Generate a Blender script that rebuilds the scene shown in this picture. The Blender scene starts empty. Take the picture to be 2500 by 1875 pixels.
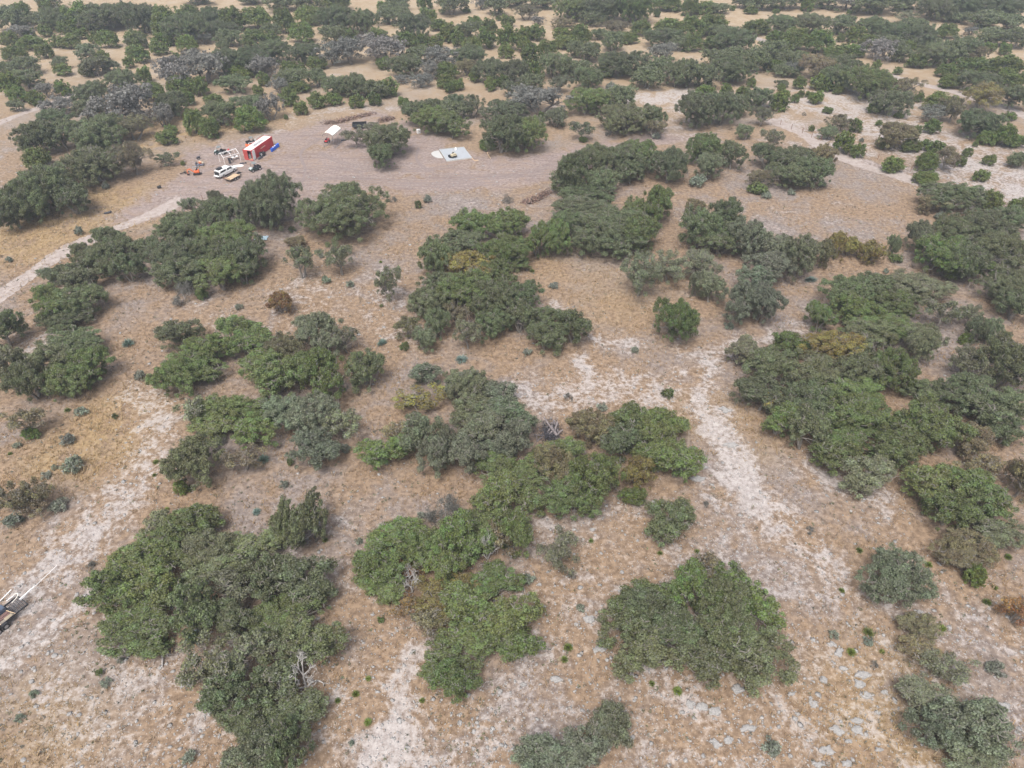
import bpy, bmesh, math, random
import numpy as np
from mathutils import Vector, Matrix, Euler

# ------------------------------------------------------------------ camera, sky, sun, exposure
scene = bpy.context.scene
col = scene.collection
CAM_H, PITCH, FPX = 72.7, math.radians(40.0), 1735.0      # metres, downward pitch, focal length in px of the 2500 px wide photo
cam_data = bpy.data.cameras.new("drone_camera")
cam_data.sensor_width = 36.0
cam_data.lens = 36.0 * FPX / 2500.0
cam_data.clip_start = 0.5
cam_data.clip_end = 20000.0
cam = bpy.data.objects.new("drone_camera", cam_data)
cam.location = (0, 0, CAM_H)
cam.rotation_euler = (math.pi / 2 - PITCH, 0, 0)
col.objects.link(cam)
scene.camera = cam

SUN_EL, SUN_AZ = math.radians(62), math.radians(200)
world = bpy.data.worlds.new("World")
scene.world = world
world.use_nodes = True
wn, wl = world.node_tree.nodes, world.node_tree.links
bg = wn["Background"]
sky = wn.new("ShaderNodeTexSky")
sky.sky_type = 'NISHITA'
sky.sun_disc = False
sky.sun_elevation = SUN_EL
sky.sun_rotation = SUN_AZ
sky.air_density = 1.0
sky.dust_density = 6.0
sky.ozone_density = 1.0
hsv = wn.new("ShaderNodeHueSaturation")      # the cloud layer greys the sky
hsv.inputs["Saturation"].default_value = 0.52
wl.new(sky.outputs["Color"], hsv.inputs["Color"])
wl.new(hsv.outputs["Color"], bg.inputs["Color"])
bg.inputs["Strength"].default_value = 0.12
sun_data = bpy.data.lights.new("sun", 'SUN')
sun_data.energy = 1.5
sun_data.angle = math.radians(22)
sun_data.color = (1.0, 0.975, 0.95)
sun = bpy.data.objects.new("sun", sun_data)
# light travels away from the sun's place in the sky
sd = Vector((math.sin(SUN_AZ) * math.cos(SUN_EL), math.cos(SUN_AZ) * math.cos(SUN_EL), math.sin(SUN_EL)))
sun.rotation_euler = (-sd).to_track_quat('-Z', 'Y').to_euler()
sun.location = (0, 0, 300)
col.objects.link(sun)
scene.view_settings.view_transform = 'Standard'
scene.view_settings.look = 'None'
scene.view_settings.exposure = 0.96
scene.view_settings.gamma = 1.0
scene.cycles.max_bounces = 5
scene.cycles.diffuse_bounces = 4
scene.cycles.transparent_max_bounces = 4
scene.cycles.volume_bounces = 0

# ------------------------------------------------------------------ measuring the place from the photo
FW = np.array([0, math.cos(PITCH), -math.sin(PITCH)])
UP = np.array([0, math.sin(PITCH), math.cos(PITCH)])
def at(px, py, z=0.0):
    """Ground point (at height z) seen at pixel px, py of the 2500 x 1875 photo."""
    d = np.array([(px - 1250) / FPX, 0, 0]) - UP * ((py - 937.5) / FPX) + FW
    t = (z - CAM_H) / d[2]
    p = np.array([0, 0, CAM_H]) + d * t
    return float(p[0]), float(p[1])
def depth_of(x, y, z=0.0):
    return float(np.dot(np.array([x, y, z - CAM_H]), FW))
def pix(x, y, z=0.0):
    v = np.array([x, y, z - CAM_H]); zc = np.dot(v, FW)
    return 1250 + FPX * x / zc, 937.5 - FPX * np.dot(v, UP) / zc
K = 840 / 2212
TILE = {'1': (0, 0), '2': (830, 0), '3': (1660, 0), '4': (0, 450), '5': (830, 450), '6': (1660, 450),
        '7': (0, 930), '8': (830, 930), '9': (1660, 930), 'a': (0, 1375), 'b': (830, 1375), 'c': (1660, 1375)}
CROP = {'c1': (400, 260, 400 / 2212), 'c2': (760, 260, 480 / 2212), 'cA': (515, 320, 180 / 2212), 'cB': (440, 330, 140 / 2111),
        'cC': (780, 290, 140 / 2212), 'cD': (1040, 340, 170 / 2212), 'cT': (0, 1380, 160 / 1659), 'bp': (1290, 1010, 110 / 2212),
        'f1': (780, 0, 80 / 2212), 'f2': (2050, 0, 80 / 2212)}
for k_, v_ in TILE.items():
    CROP['t' + k_] = (v_[0], v_[1], K)
def src(c, X, Y):
    x0, y0, f = CROP[c]
    return x0 + X * f, y0 + Y * f
def cat_(c, X, Y, z=0.0):
    return at(*src(c, X, Y), z)

# ------------------------------------------------------------------ mesh helpers
def mesh_np(name, V, F, mats=(), mi=None, attrs=None, smooth=False):
    """V (n,3); F list of (k,m) int arrays of m-gons."""
    me = bpy.data.meshes.new(name)
    V = np.asarray(V, dtype=np.float32)
    me.vertices.add(len(V)); me.vertices.foreach_set("co", V.ravel())
    loops = np.concatenate([f.ravel() for f in F]).astype(np.int32)
    starts, s0 = [], 0
    for f in F:
        starts.append(s0 + np.arange(len(f)) * f.shape[1]); s0 += f.size
    starts = np.concatenate(starts).astype(np.int32)
    me.loops.add(len(loops)); me.loops.foreach_set("vertex_index", loops)
    me.polygons.add(len(starts)); me.polygons.foreach_set("loop_start", starts)
    for m in mats: me.materials.append(m)
    if mi is not None: me.polygons.foreach_set("material_index", np.asarray(mi, dtype=np.int32))
    me.update(calc_edges=True)
    if attrs:
        for an, av in attrs.items():
            if av.ndim == 1:
                a = me.attributes.new(an, 'FLOAT', 'POINT'); a.data.foreach_set("value", av.astype(np.float32))
            else:
                a = me.attributes.new(an, 'FLOAT_COLOR', 'POINT'); a.data.foreach_set("color", av.astype(np.float32).ravel())
    if smooth: me.polygons.foreach_set("use_smooth", np.ones(len(starts), dtype=bool))
    return me

def tubes(P0, P1, R0, R1, n=4):
    """Tapered n-sided prisms for arrays of segments -> V, quads."""
    P0, P1 = np.asarray(P0, float), np.asarray(P1, float); R0, R1 = np.asarray(R0, float), np.asarray(R1, float)
    d = P1 - P0; L = np.linalg.norm(d, axis=1, keepdims=True); d = d / np.maximum(L, 1e-6)
    a = np.where(np.abs(d[:, 2:3]) < 0.9, np.array([[0, 0, 1.0]]), np.array([[1.0, 0, 0]]))
    u = np.cross(d, a); u /= np.linalg.norm(u, axis=1, keepdims=True); v = np.cross(d, u)
    ang = np.arange(n) * 2 * math.pi / n
    ring = u[:, None, :] * np.cos(ang)[None, :, None] + v[:, None, :] * np.sin(ang)[None, :, None]
    A = P0[:, None, :] + ring * R0[:, None, None]; B = P1[:, None, :] + ring * R1[:, None, None]
    V = np.concatenate([A, B], axis=1).reshape(-1, 3)
    base = (np.arange(len(P0)) * 2 * n)[:, None]
    i = np.arange(n); j = (i + 1) % n
    q = np.stack([i, j, j + n, i + n], axis=1)
    return V, (base[:, :, None] + q[None]).reshape(-1, 4)

class MB:
    """Collects shapes for ONE mesh object."""
    def __init__(s): s.bm = bmesh.new(); s.mi = 0
    def _tag(s, geom):
        for f in geom:
            if isinstance(f, bmesh.types.BMFace): f.material_index = s.mi
    def box(s, c, d, rz=0.0, rx=0.0, ry=0.0, bev=0.0):
        r = bmesh.ops.create_cube(s.bm, size=1.0)
        vs = r['verts']
        M = Matrix.Translation(c) @ Euler((rx, ry, rz)).to_matrix().to_4x4() @ Matrix.Diagonal((d[0], d[1], d[2], 1))
        bmesh.ops.transform(s.bm, matrix=M, verts=vs)
        fs = {f for v in vs for f in v.link_faces}
        s._tag(fs)
        if bev > 0:
            es = list({e for v in vs for e in v.link_edges})
            rr = bmesh.ops.bevel(s.bm, geom=es, offset=bev, segments=2, affect='EDGES', profile=0.5)
            s._tag(rr['faces'])
        return s
    def tube(s, p0, p1, r0, r1=None, n=8, caps=True):
        r1 = r0 if r1 is None else r1
        p0, p1 = Vector(p0), Vector(p1); d = p1 - p0
        r = bmesh.ops.create_cone(s.bm, cap_ends=caps, segments=n, radius1=r0, radius2=r1, depth=d.length)
        M = Matrix.Translation((p0 + p1) / 2) @ d.to_track_quat('Z', 'Y').to_matrix().to_4x4()
        bmesh.ops.transform(s.bm, matrix=M, verts=r['verts'])
        s._tag({f for v in r['verts'] for f in v.link_faces})
        return s
    def prism(s, pts, z0, z1):
        """Horizontal outline pts extruded z0..z1."""
        b = [s.bm.verts.new((p[0], p[1], z0)) for p in pts]; t = [s.bm.verts.new((p[0], p[1], z1)) for p in pts]
        fs = [s.bm.faces.new(list(reversed(b))), s.bm.faces.new(t)]
        for i in range(len(pts)):
            j = (i + 1) % len(pts); fs.append(s.bm.faces.new((b[i], b[j], t[j], t[i])))
        s._tag(fs); return s
    def side(s, prof, y0, y1, bev=0.0):
        """Outline in x,z extruded along y (car bodies)."""
        a = [s.bm.verts.new((p[0], y0, p[1])) for p in prof]; b = [s.bm.verts.new((p[0], y1, p[1])) for p in prof]
        fs = [s.bm.faces.new(a), s.bm.faces.new(list(reversed(b)))]
        for i in range(len(prof)):
            j = (i + 1) % len(prof); fs.append(s.bm.faces.new((a[j], a[i], b[i], b[j])))
        s._tag(fs)
        if bev > 0:
            es = list({e for f in fs for e in f.edges})
            rr = bmesh.ops.bevel(s.bm, geom=es, offset=bev, segments=2, affect='EDGES', profile=0.6)
            s._tag(rr['faces'])
        return s
    def build(s, name, mat, parent=None, loc=None, rz=0.0, label=None):
        bmesh.ops.recalc_face_normals(s.bm, faces=s.bm.faces)
        me = bpy.data.meshes.new(name); s.bm.to_mesh(me); s.bm.free()
        for m in (mat if isinstance(mat, (list, tuple)) else [mat]): me.materials.append(m)
        o = bpy.data.objects.new(name, me); col.objects.link(o)
        if parent: o.parent = parent
        if loc is not None: o.location = loc
        o.rotation_euler.z = rz
        if label: o['label'] = label
        return o

def tag(o, label=None, cat=None, group=None, kind=None):
    if label: o['label'] = label
    if cat: o['category'] = cat
    if group: o['group'] = group
    if kind: o['kind'] = kind
    return o
def empty(name, loc, rz=0.0):
    o = bpy.data.objects.new(name, None); o.empty_display_size = 0.3
    o.location = loc; o.rotation_euler.z = rz; col.objects.link(o); return o
def link(name, me, loc=(0, 0, 0), scale=None, rz=0.0, parent=None, color=None):
    o = bpy.data.objects.new(name, me); o.location = loc
    if scale is not None: o.scale = scale
    o.rotation_euler.z = rz
    if parent: o.parent = parent
    if color is not None: o.color = (*color, 1)
    col.objects.link(o); return o

# ------------------------------------------------------------------ materials
class NT:
    def __init__(s, name):
        s.m = bpy.data.materials.new(name); s.m.use_nodes = True
        s.n = s.m.node_tree.nodes; s.l = s.m.node_tree.links; s.b = s.n["Principled BSDF"]
    def new(s, t, **kw):
        n = s.n.new(t)
        for k, v in kw.items(): setattr(n, k, v)
        return n
    def put(s, sock, v):
        if isinstance(v, bpy.types.NodeSocket): s.l.new(v, sock)
        else: sock.default_value = v if not (isinstance(v, tuple) and len(v) == 3 and sock.type == 'RGBA') else (*v, 1)
    def math(s, op, a, b=0.0, c=None, clamp=False):
        n = s.new("ShaderNodeMath", operation=op, use_clamp=clamp); s.put(n.inputs[0], a); s.put(n.inputs[1], b)
        if c is not None: s.put(n.inputs[2], c)
        return n.outputs[0]
    def mix(s, f, a, b, mode='MIX'):
        n = s.new("ShaderNodeMix", data_type='RGBA', blend_type=mode); s.put(n.inputs[0], f); s.put(n.inputs[6], a); s.put(n.inputs[7], b)
        return n.outputs[2]
    def noise(s, vec, scale, detail=4.0, rough=0.55, dist=0.0):
        n = s.new("ShaderNodeTexNoise"); s.put(n.inputs["Vector"], vec); n.inputs["Scale"].default_value = scale
        n.inputs["Detail"].default_value = detail; n.inputs["Roughness"].default_value = rough; n.inputs["Distortion"].default_value = dist
        return n.outputs["Fac"]
    def smooth(s, v, lo, hi):
        n = s.new("ShaderNodeMapRange", interpolation_type='SMOOTHSTEP'); s.put(n.inputs[0], v)
        n.inputs[1].default_value = lo; n.inputs[2].default_value = hi; return n.outputs[0]
    def attr(s, name, out="Fac"):
        n = s.new("ShaderNodeAttribute", attribute_name=name); return n.outputs[out]
def mat(name, c, rough=0.6, metal=0.0, var=0.15, scale=3.0, bump=0.0):
    t = NT(name)
    tc = t.new("ShaderNodeTexCoord").outputs["Object"]
    nz = t.noise(tc, scale, 6.0, 0.6)
    f = t.math('MULTIPLY_ADD', nz, 2 * var, 1.0 - var)
    cc = t.new("ShaderNodeVectorMath", operation='SCALE'); cc.inputs[0].default_value = c; t.put(cc.inputs["Scale"], f)
    t.put(t.b.inputs["Base Color"], cc.outputs[0])
    t.b.inputs["Roughness"].default_value = rough; t.b.inputs["Metallic"].default_value = metal
    if bump:
        bn = t.new("ShaderNodeBump"); bn.inputs["Strength"].default_value = bump; t.put(bn.inputs["Height"], nz)
        t.put(t.b.inputs["Normal"], bn.outputs[0])
    return t.m

def foliage_material():
    t = NT("foliage")
    oi = t.new("ShaderNodeObjectInfo").outputs["Color"]
    sep = t.new("ShaderNodeSeparateColor"); t.put(sep.inputs[0], t.attr("tone", "Color"))
    clump, leaf, moss = sep.outputs[0], sep.outputs[1], sep.outputs[2]
    hs = t.new("ShaderNodeHueSaturation")
    t.put(hs.inputs["Color"], oi)
    t.put(hs.inputs["Hue"], t.math('MULTIPLY_ADD', clump, 0.05, 0.475))
    t.put(hs.inputs["Saturation"], t.math('MULTIPLY_ADD', leaf, 0.5, 0.72))
    v = t.math('MULTIPLY_ADD', clump, 0.46, 0.74); v2 = t.math('MULTIPLY_ADD', leaf, 0.42, 0.84)
    t.put(hs.inputs["Value"], t.math('MULTIPLY', v, v2))
    c = t.mix(moss, hs.outputs[0], (0.20, 0.196, 0.178))
    d = t.new("ShaderNodeBsdfDiffuse"); t.put(d.inputs[0], c)
    tr = t.new("ShaderNodeBsdfTranslucent"); t.put(tr.inputs[0], c)
    g = t.new("ShaderNodeBsdfGlossy"); g.inputs["Roughness"].default_value = 0.5; g.inputs[0].default_value = (0.8, 0.85, 0.9, 1)
    m1 = t.new("ShaderNodeMixShader"); m1.inputs[0].default_value = 0.42; t.l.new(d.outputs[0], m1.inputs[1]); t.l.new(tr.outputs[0], m1.inputs[2])
    m2 = t.new("ShaderNodeMixShader"); m2.inputs[0].default_value = 0.025; t.l.new(m1.outputs[0], m2.inputs[1]); t.l.new(g.outputs[0], m2.inputs[2])
    t.l.new(m2.outputs[0], t.n["Material Output"].inputs["Surface"])
    t.n.remove(t.b)
    return t.m
FOL = foliage_material()
BARK = mat("bark", (0.20, 0.18, 0.16), 0.9, var=0.3, scale=6)
DEADWOOD = mat("weathered_wood", (0.31, 0.29, 0.28), 0.85, var=0.25, scale=4)
BLEACHED = mat("bleached_wood", (0.44, 0.42, 0.40), 0.85, var=0.2, scale=4)
# ------------------------------------------------------------------ ground: one sheet to the horizon, soil cover laid out in metres
DISP = 2500 / 2212
def world_path(pts): return np.array([at(x * DISP, y * DISP) for x, y in pts])
def path_w(X, Y, pts, rad, soft):
    """1 inside rad metres of the polyline, fading over soft metres."""
    P = world_path(pts); best = np.full(X.shape, 1e9)
    rad = np.full(len(P), rad) if np.isscalar(rad) else np.array(rad, float)
    val = np.zeros(X.shape)
    for i in range(max(1, len(P) - 1)):
        a = P[i]; b = P[min(i + 1, len(P) - 1)]; d = b - a; L2 = max(d @ d, 1e-6)
        t = np.clip(((X - a[0]) * d[0] + (Y - a[1]) * d[1]) / L2, 0, 1)
        r = rad[i] * (1 - t) + rad[min(i + 1, len(P) - 1)] * t
        D = np.hypot(X - a[0] - t * d[0], Y - a[1] - t * d[1])
        s = np.clip((r + soft - D) / (soft * 1.5), 0, 1)
        val = np.maximum(val, s * s * (3 - 2 * s))
    return val
# (points in the 2212 px view, radius m, softness m, strength)
BARE = [
    ([(1690, 728), (1610, 735), (1545, 755), (1530, 800)], 1.6, 3.0, .75), ([(1535, 775), (1530, 830), (1500, 880), (1545, 925)], 1.5, 2.5, .85),
    ([(1545, 925), (1580, 970), (1600, 1010), (1580, 1035)], 2.4, 2.6, .95), ([(1590, 1010), (1635, 1080), (1690, 1120)], 2.2, 2.6, .85),
    ([(1640, 1090), (1700, 1140), (1750, 1190), (1790, 1230)], 2.6, 3.0, .8), ([(1740, 1010), (1820, 1060), (1900, 1080)], 2.4, 3.5, .6),
    ([(1500, 1010), (1530, 1040), (1560, 1090)], 1.8, 3.0, .6), ([(1150, 845), (1230, 855), (1330, 835), (1420, 850)], 4.0, 5.5, .74),
    ([(1255, 775), (1270, 810)], 1.4, 2.0, .9), ([(1300, 735), (1370, 745)], 2.0, 3.0, .8), ([(1470, 755), (1570, 770)], 1.5, 2.5, .7),
    ([(1200, 655), (1205, 665)], 1.2, 1.5, .8), ([(1555, 885), (1570, 890)], 1.2, 1.2, .9), ([(1460, 800), (1475, 805)], .8, 1.0, .9), ([(1470, 865), (1510, 880)], 1.2, 2, .6),
    ([(0, 1330), (80, 1260), (160, 1180), (230, 1110), (300, 1030)], 3.4, 5.0, .74), ([(300, 1030), (345, 950), (330, 880), (310, 850)], 3.2, 4.5, .72),
    ([(60, 1390), (120, 1350), (200, 1290)], 1.6, 2.2, .8), ([(10, 1440), (60, 1420)], 1.2, 1.6, .8), ([(230, 1330), (280, 1370), (250, 1410)], 1.8, 3.0, .55),
    ([(290, 1470), (370, 1510), (440, 1530), (520, 1560)], 3.0, 4.0, .6), ([(240, 1600), (340, 1590)], 1.6, 3.0, .5),
    ([(890, 1410), (870, 1450), (850, 1500), (870, 1530)], 1.5, 2.0, .8), ([(850, 1590), (830, 1630), (820, 1670)], 2.2, 2.0, 1.0), ([(880, 1610), (900, 1660)], 1.5, 2.5, .8),
    ([(1080, 1620), (1085, 1660)], 1.6, 2.6, .8), ([(730, 1500), (760, 1530), (740, 1560)], 1.3, 2.6, .7), ([(950, 1500), (1010, 1560)], 1.0, 3, .5),
    ([(1240, 1270), (1330, 1290), (1430, 1260), (1500, 1230)], 3.2, 5.0, .55), ([(1150, 1410), (1250, 1440)], 2.5, 4, .5), ([(1530, 1180), (1560, 1230)], 2, 3, .6),
    ([(1780, 1450), (1840, 1480), (1880, 1550), (1850, 1640)], 3.0, 5.0, .5), ([(1480, 1520), (1560, 1535)], 1.0, 1.5, .8), ([(1600, 1560), (1620, 1590)], 1.0, 1.5, .7),
    ([(1930, 1220), (1990, 1290), (2060, 1350), (2150, 1440)], 2.2, 4, .5), ([(1500, 1130), (1620, 1160), (1740, 1180)], 3, 5, .55),
    ([(1380, 1130), (1480, 1170), (1560, 1200)], 2, 4, .4), ([(420, 650), (440, 690)], 2, 3, .6), ([(500, 690), (560, 720), (640, 700)], 3, 4, .5),
    ([(640, 640), (700, 640), (690, 620)], 2.6, 4, .5), ([(660, 600), (700, 580)], 2, 3, .55), ([(100, 730), (60, 770)], 2.5, 3, .6), ([(0, 720), (60, 690), (100, 670)], 2, 3, .5),
    ([(1700, 720), (1740, 700)], 1.5, 3, .6), ([(1380, 215), (1500, 205)], 6, 7, .9), ([(1080, 240), (1200, 230)], 3, 7, .5), ([(1380, 205), (1480, 240), (1480, 290)], 4, 8, .6),
    ([(1700, 260), (1790, 320), (1880, 340)], 4, 6, .7), ([(1850, 210), (1900, 270), (2000, 320), (2100, 360), (2212, 420)], 12, 18, .8), ([(1650, 210), (1760, 230), (1880, 240)], 8, 12, .75),
    ([(1880, 350), (1940, 380), (2080, 410)], 4, 7, .6), ([(1640, 300), (1760, 330)], 3, 6, .5), ([(2050, 300), (2212, 330)], 7, 12, .5), ([(1850, 380), (1780, 480), (1900, 500)], 3, 10, .35),
    ([(330, 170), (440, 200)], 3, 6, .3), ([(700, 250), (560, 250)], 4, 8, .5), ([(560, 290), (700, 240), (900, 230)], 4, 7, .5), ([(700, 160), (1100, 150)], 6, 14, .3), ([(450, 330), (550, 280)], 4, 6, .4),
    ([(70, 280), (200, 250)], 4, 8, .4), ([(0, 300), (60, 330), (30, 380)], 5, 8, .35), ([(350, 430), (400, 425)], 1, 2, .6), ([(760, 905), (800, 950)], 1.0, 3, .35), ([(250, 1480), (600, 1600), (1000, 1610), (1400, 1570), (1800, 1560), (2120, 1500)], 11, 14, .50), ([(1150, 1330), (1400, 1290), (1700, 1240), (2000, 1330), (2150, 1400)], 6, 10, .50), ([(1200, 1150), (1450, 1180)], 6, 9, .48), ([(700, 1150), (740, 1350), (760, 1480)], 5, 7, .46), ([(650, 640), (860, 700), (820, 620)], 7, 9, .46), ([(1500, 480), (1700, 470), (1850, 480)], 5, 12, .34), ([(1000, 430), (1150, 450)], 4, 8, .4), ([(1380, 1190), (1330, 1170)], 2, 4, .45)]
DIRT = [
    ([(300, 460), (400, 425), (480, 390), (560, 370)], [3, 8, 12, 13], 7, 1.0), ([(480, 345), (560, 340), (660, 330), (760, 350)], [10, 14, 17, 16], 8, 1.0),
    ([(600, 400), (720, 385), (850, 385), (1000, 370)], [8, 9, 9, 9], 6, 1.0), ([(640, 420), (660, 450)], [5, 3], 4, .9), ([(850, 340), (900, 310), (960, 360), (1060, 360)], [8, 6, 9, 8], 7, 1.0),
    ([(1000, 375), (1120, 370), (1220, 350), (1330, 320), (1440, 300)], [9, 8, 6, 4, 2.5], 6, 1.0), ([(720, 280), (800, 270), (880, 290)], [8, 10, 6], 7, .8), ([(1440, 300), (1540, 290), (1640, 300), (1730, 290)], [2, 1.5, 1.5, 1.5], 4, .7),
    ([(1740, 280), (1850, 345), (1960, 385)], 3, 5, .7)]
GOLD = [([(560, 250), (450, 260), (320, 300)], 8, 12, 1), ([(60, 520), (200, 450), (350, 440)], 9, 8, .9), ([(150, 990), (240, 960), (260, 900)], 5, 6, .9), ([(1900, 1540), (1990, 1580), (2050, 1640)], 5, 6, .8),
        ([(0, 1550), (80, 1600)], 5, 8, .6), ([(1250, 560), (1350, 580), (1330, 640)], 8, 9, .4), ([(1500, 900), (1560, 900), (1610, 960)], 4, 5, .5), ([(1960, 1450), (1900, 1420)], 3, 4, .6)]
def cover(X, Y):
    b = np.zeros(X.shape); d = np.zeros(X.shape); g = np.zeros(X.shape)
    for p, r, s, k in BARE: b = np.maximum(b, k * path_w(X, Y, p, r, s))
    for p, r, s, k in DIRT: d = np.maximum(d, k * path_w(X, Y, p, r, s))
    for p, r, s, k in GOLD: g = np.maximum(g, k * path_w(X, Y, p, r, s))
    st = np.clip((Y - 150) / 150, 0, 1); st = st * st * (3 - 2 * st)
    return b, d, g, st
def axis(steps):
    out = []
    for a, b, s in steps: out += list(np.arange(a, b, s))
    x, s = steps[-1][1], steps[-1][2]
    while x < 9000: out.append(x); s *= 1.35; x += s
    out.append(9000); return np.array(out)
pos = axis([(0, 70, .8), (70, 140, 1.6), (140, 300, 4)])
gx = np.concatenate([-pos[:0:-1], pos])
ypos = axis([(5, 120, .8), (120, 260, 1.5), (260, 480, 4)])
yneg = axis([(0, 60, 10)])
gy = np.concatenate([-yneg[::-1], ypos])
X, Y = np.meshgrid(gx, gy)
bare_a, dirt_a, gold_a, straw_a = cover(X, Y)
nx, ny = len(gx), len(gy)
ii = (np.arange(ny - 1)[:, None] * nx + np.arange(nx - 1)[None]).ravel()
quads = np.stack([ii, ii + 1, ii + 1 + nx, ii + nx], 1)

t = NT("dry_ground")
P = t.new("ShaderNodeTexCoord").outputs["Object"]
n_big = t.noise(P, 0.045, 4, 0.6)
n_mid = t.noise(P, 0.20, 8, 0.66, 1.0)
n_fine = t.noise(P, 1.3, 8, 0.7)
n_grit = t.noise(P, 5.5, 5, 0.7)
bare = t.attr("bare"); dirt = t.attr("dirt"); gold = t.attr("gold"); straw = t.attr("straw")
# dry grass: rust-tan, straw, and grey-mauve thatch
tan = t.mix(t.smooth(n_fine, .34, .66), (.140, .097, .066), (.290, .208, .140))
mauve = t.mix(t.smooth(n_fine, .34, .68), (.138, .112, .101), (.265, .227, .206))
grass = t.mix(t.smooth(t.math('ADD', t.math('MULTIPLY', n_mid, .8), t.math('MULTIPLY', n_big, 1.3)), .93, 1.28), tan, mauve)
strawc = t.mix(t.smooth(n_mid, .35, .68), (.325, .245, .155), (.42, .34, .235))
strawc = t.mix(t.math('MULTIPLY', t.smooth(n_fine, .42, .72), .75), strawc, (.235, .165, .108))
strawc = t.mix(t.math('MULTIPLY', t.smooth(n_mid, .52, .70), .45), strawc, (.29, .235, .20))
grass = t.mix(t.math('MULTIPLY', straw, .85), grass, strawc)
goldc = t.mix(t.smooth(n_fine, .35, .65), (.215, .142, .068), (.33, .238, .128))
grass = t.mix(t.math('MULTIPLY', gold, t.smooth(n_mid, .35, .6)), grass, goldc)
# worn pinkish soil of the yard
soil = t.mix(t.smooth(n_fine, .32, .7), (.172, .132, .119), (.318, .262, .240))
soil = t.mix(t.math('MULTIPLY', t.smooth(n_mid, .46, .62), .6), soil, (.255, .185, .138))
stretch = t.new("ShaderNodeMapping"); t.put(stretch.inputs["Vector"], P); stretch.inputs["Scale"].default_value = (.10, .8, 1); stretch.inputs["Rotation"].default_value = (0, 0, -.12)
ruts = t.noise(stretch.outputs[0], .75, 7, .7, 1.6)
soil = t.mix(t.math('MULTIPLY', t.smooth(ruts, .48, .66), .75), soil, (.150, .112, .104))
dm = t.smooth(t.math('ADD', t.math('MULTIPLY_ADD', t.math('SUBTRACT', n_big, .5), 1.6, t.math('MULTIPLY', dirt, .92)), t.math('ADD', t.math('MULTIPLY', t.math('SUBTRACT', n_mid, .5), 2.4), t.math('MULTIPLY', t.math('SUBTRACT', n_fine, .5), 1.2))), .38, .80)
base = t.mix(dm, grass, soil)
# caliche and limestone rubble
white = t.mix(t.smooth(n_fine, .3, .7), (.275, .242, .226), (.45, .42, .405))
white = t.mix(t.math('MULTIPLY', t.smooth(n_grit, .48, .7), .6), white, (.235, .195, .18))
bm_ = t.smooth(t.math('ADD', t.math('MULTIPLY', bare, .82), t.math('ADD', t.math('MULTIPLY', t.math('SUBTRACT', n_fine, .5), 1.7), t.math('MULTIPLY', t.math('SUBTRACT', n_mid, .5), 2.2))), .38, .80)
base = t.mix(t.math('MULTIPLY', bm_, t.math('MULTIPLY_ADD', bare, .55, .32), clamp=True), base, white)
vo = t.new("ShaderNodeTexVoronoi"); t.put(vo.inputs["Vector"], P); vo.inputs["Scale"].default_value = 2.6
peb = t.math('MULTIPLY', t.math('LESS_THAN', vo.outputs["Distance"], .15), t.smooth(t.math('ADD', n_mid, t.math('MULTIPLY', bare, .35)), .46, .62))
base = t.mix(t.math('MULTIPLY', peb, .6), base, (.46, .435, .42))
base = t.mix(t.math('MULTIPLY', t.smooth(n_grit, .52, .75), .3), base, (.10, .074, .062))
t.put(t.b.inputs["Base Color"], base)
t.b.inputs["Roughness"].default_value = .95; t.b.inputs["Specular IOR Level"].default_value = .15
bn = t.new("ShaderNodeBump"); bn.inputs["Strength"].default_value = .4; bn.inputs["Distance"].default_value = .15
t.put(bn.inputs["Height"], t.math('ADD', n_fine, t.math('MULTIPLY', n_grit, .5))); t.put(t.b.inputs["Normal"], bn.outputs[0])
GROUND = t.m
ground = link("ground", mesh_np("ground", np.stack([X.ravel(), Y.ravel(), np.zeros(X.size)], 1), [quads], (GROUND,),
                                attrs={"bare": bare_a.ravel(), "dirt": dirt_a.ravel(), "gold": gold_a.ravel(), "straw": straw_a.ravel()}))
tag(ground, "dry grassland with pale caliche scars under the trees", kind="structure")

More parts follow.
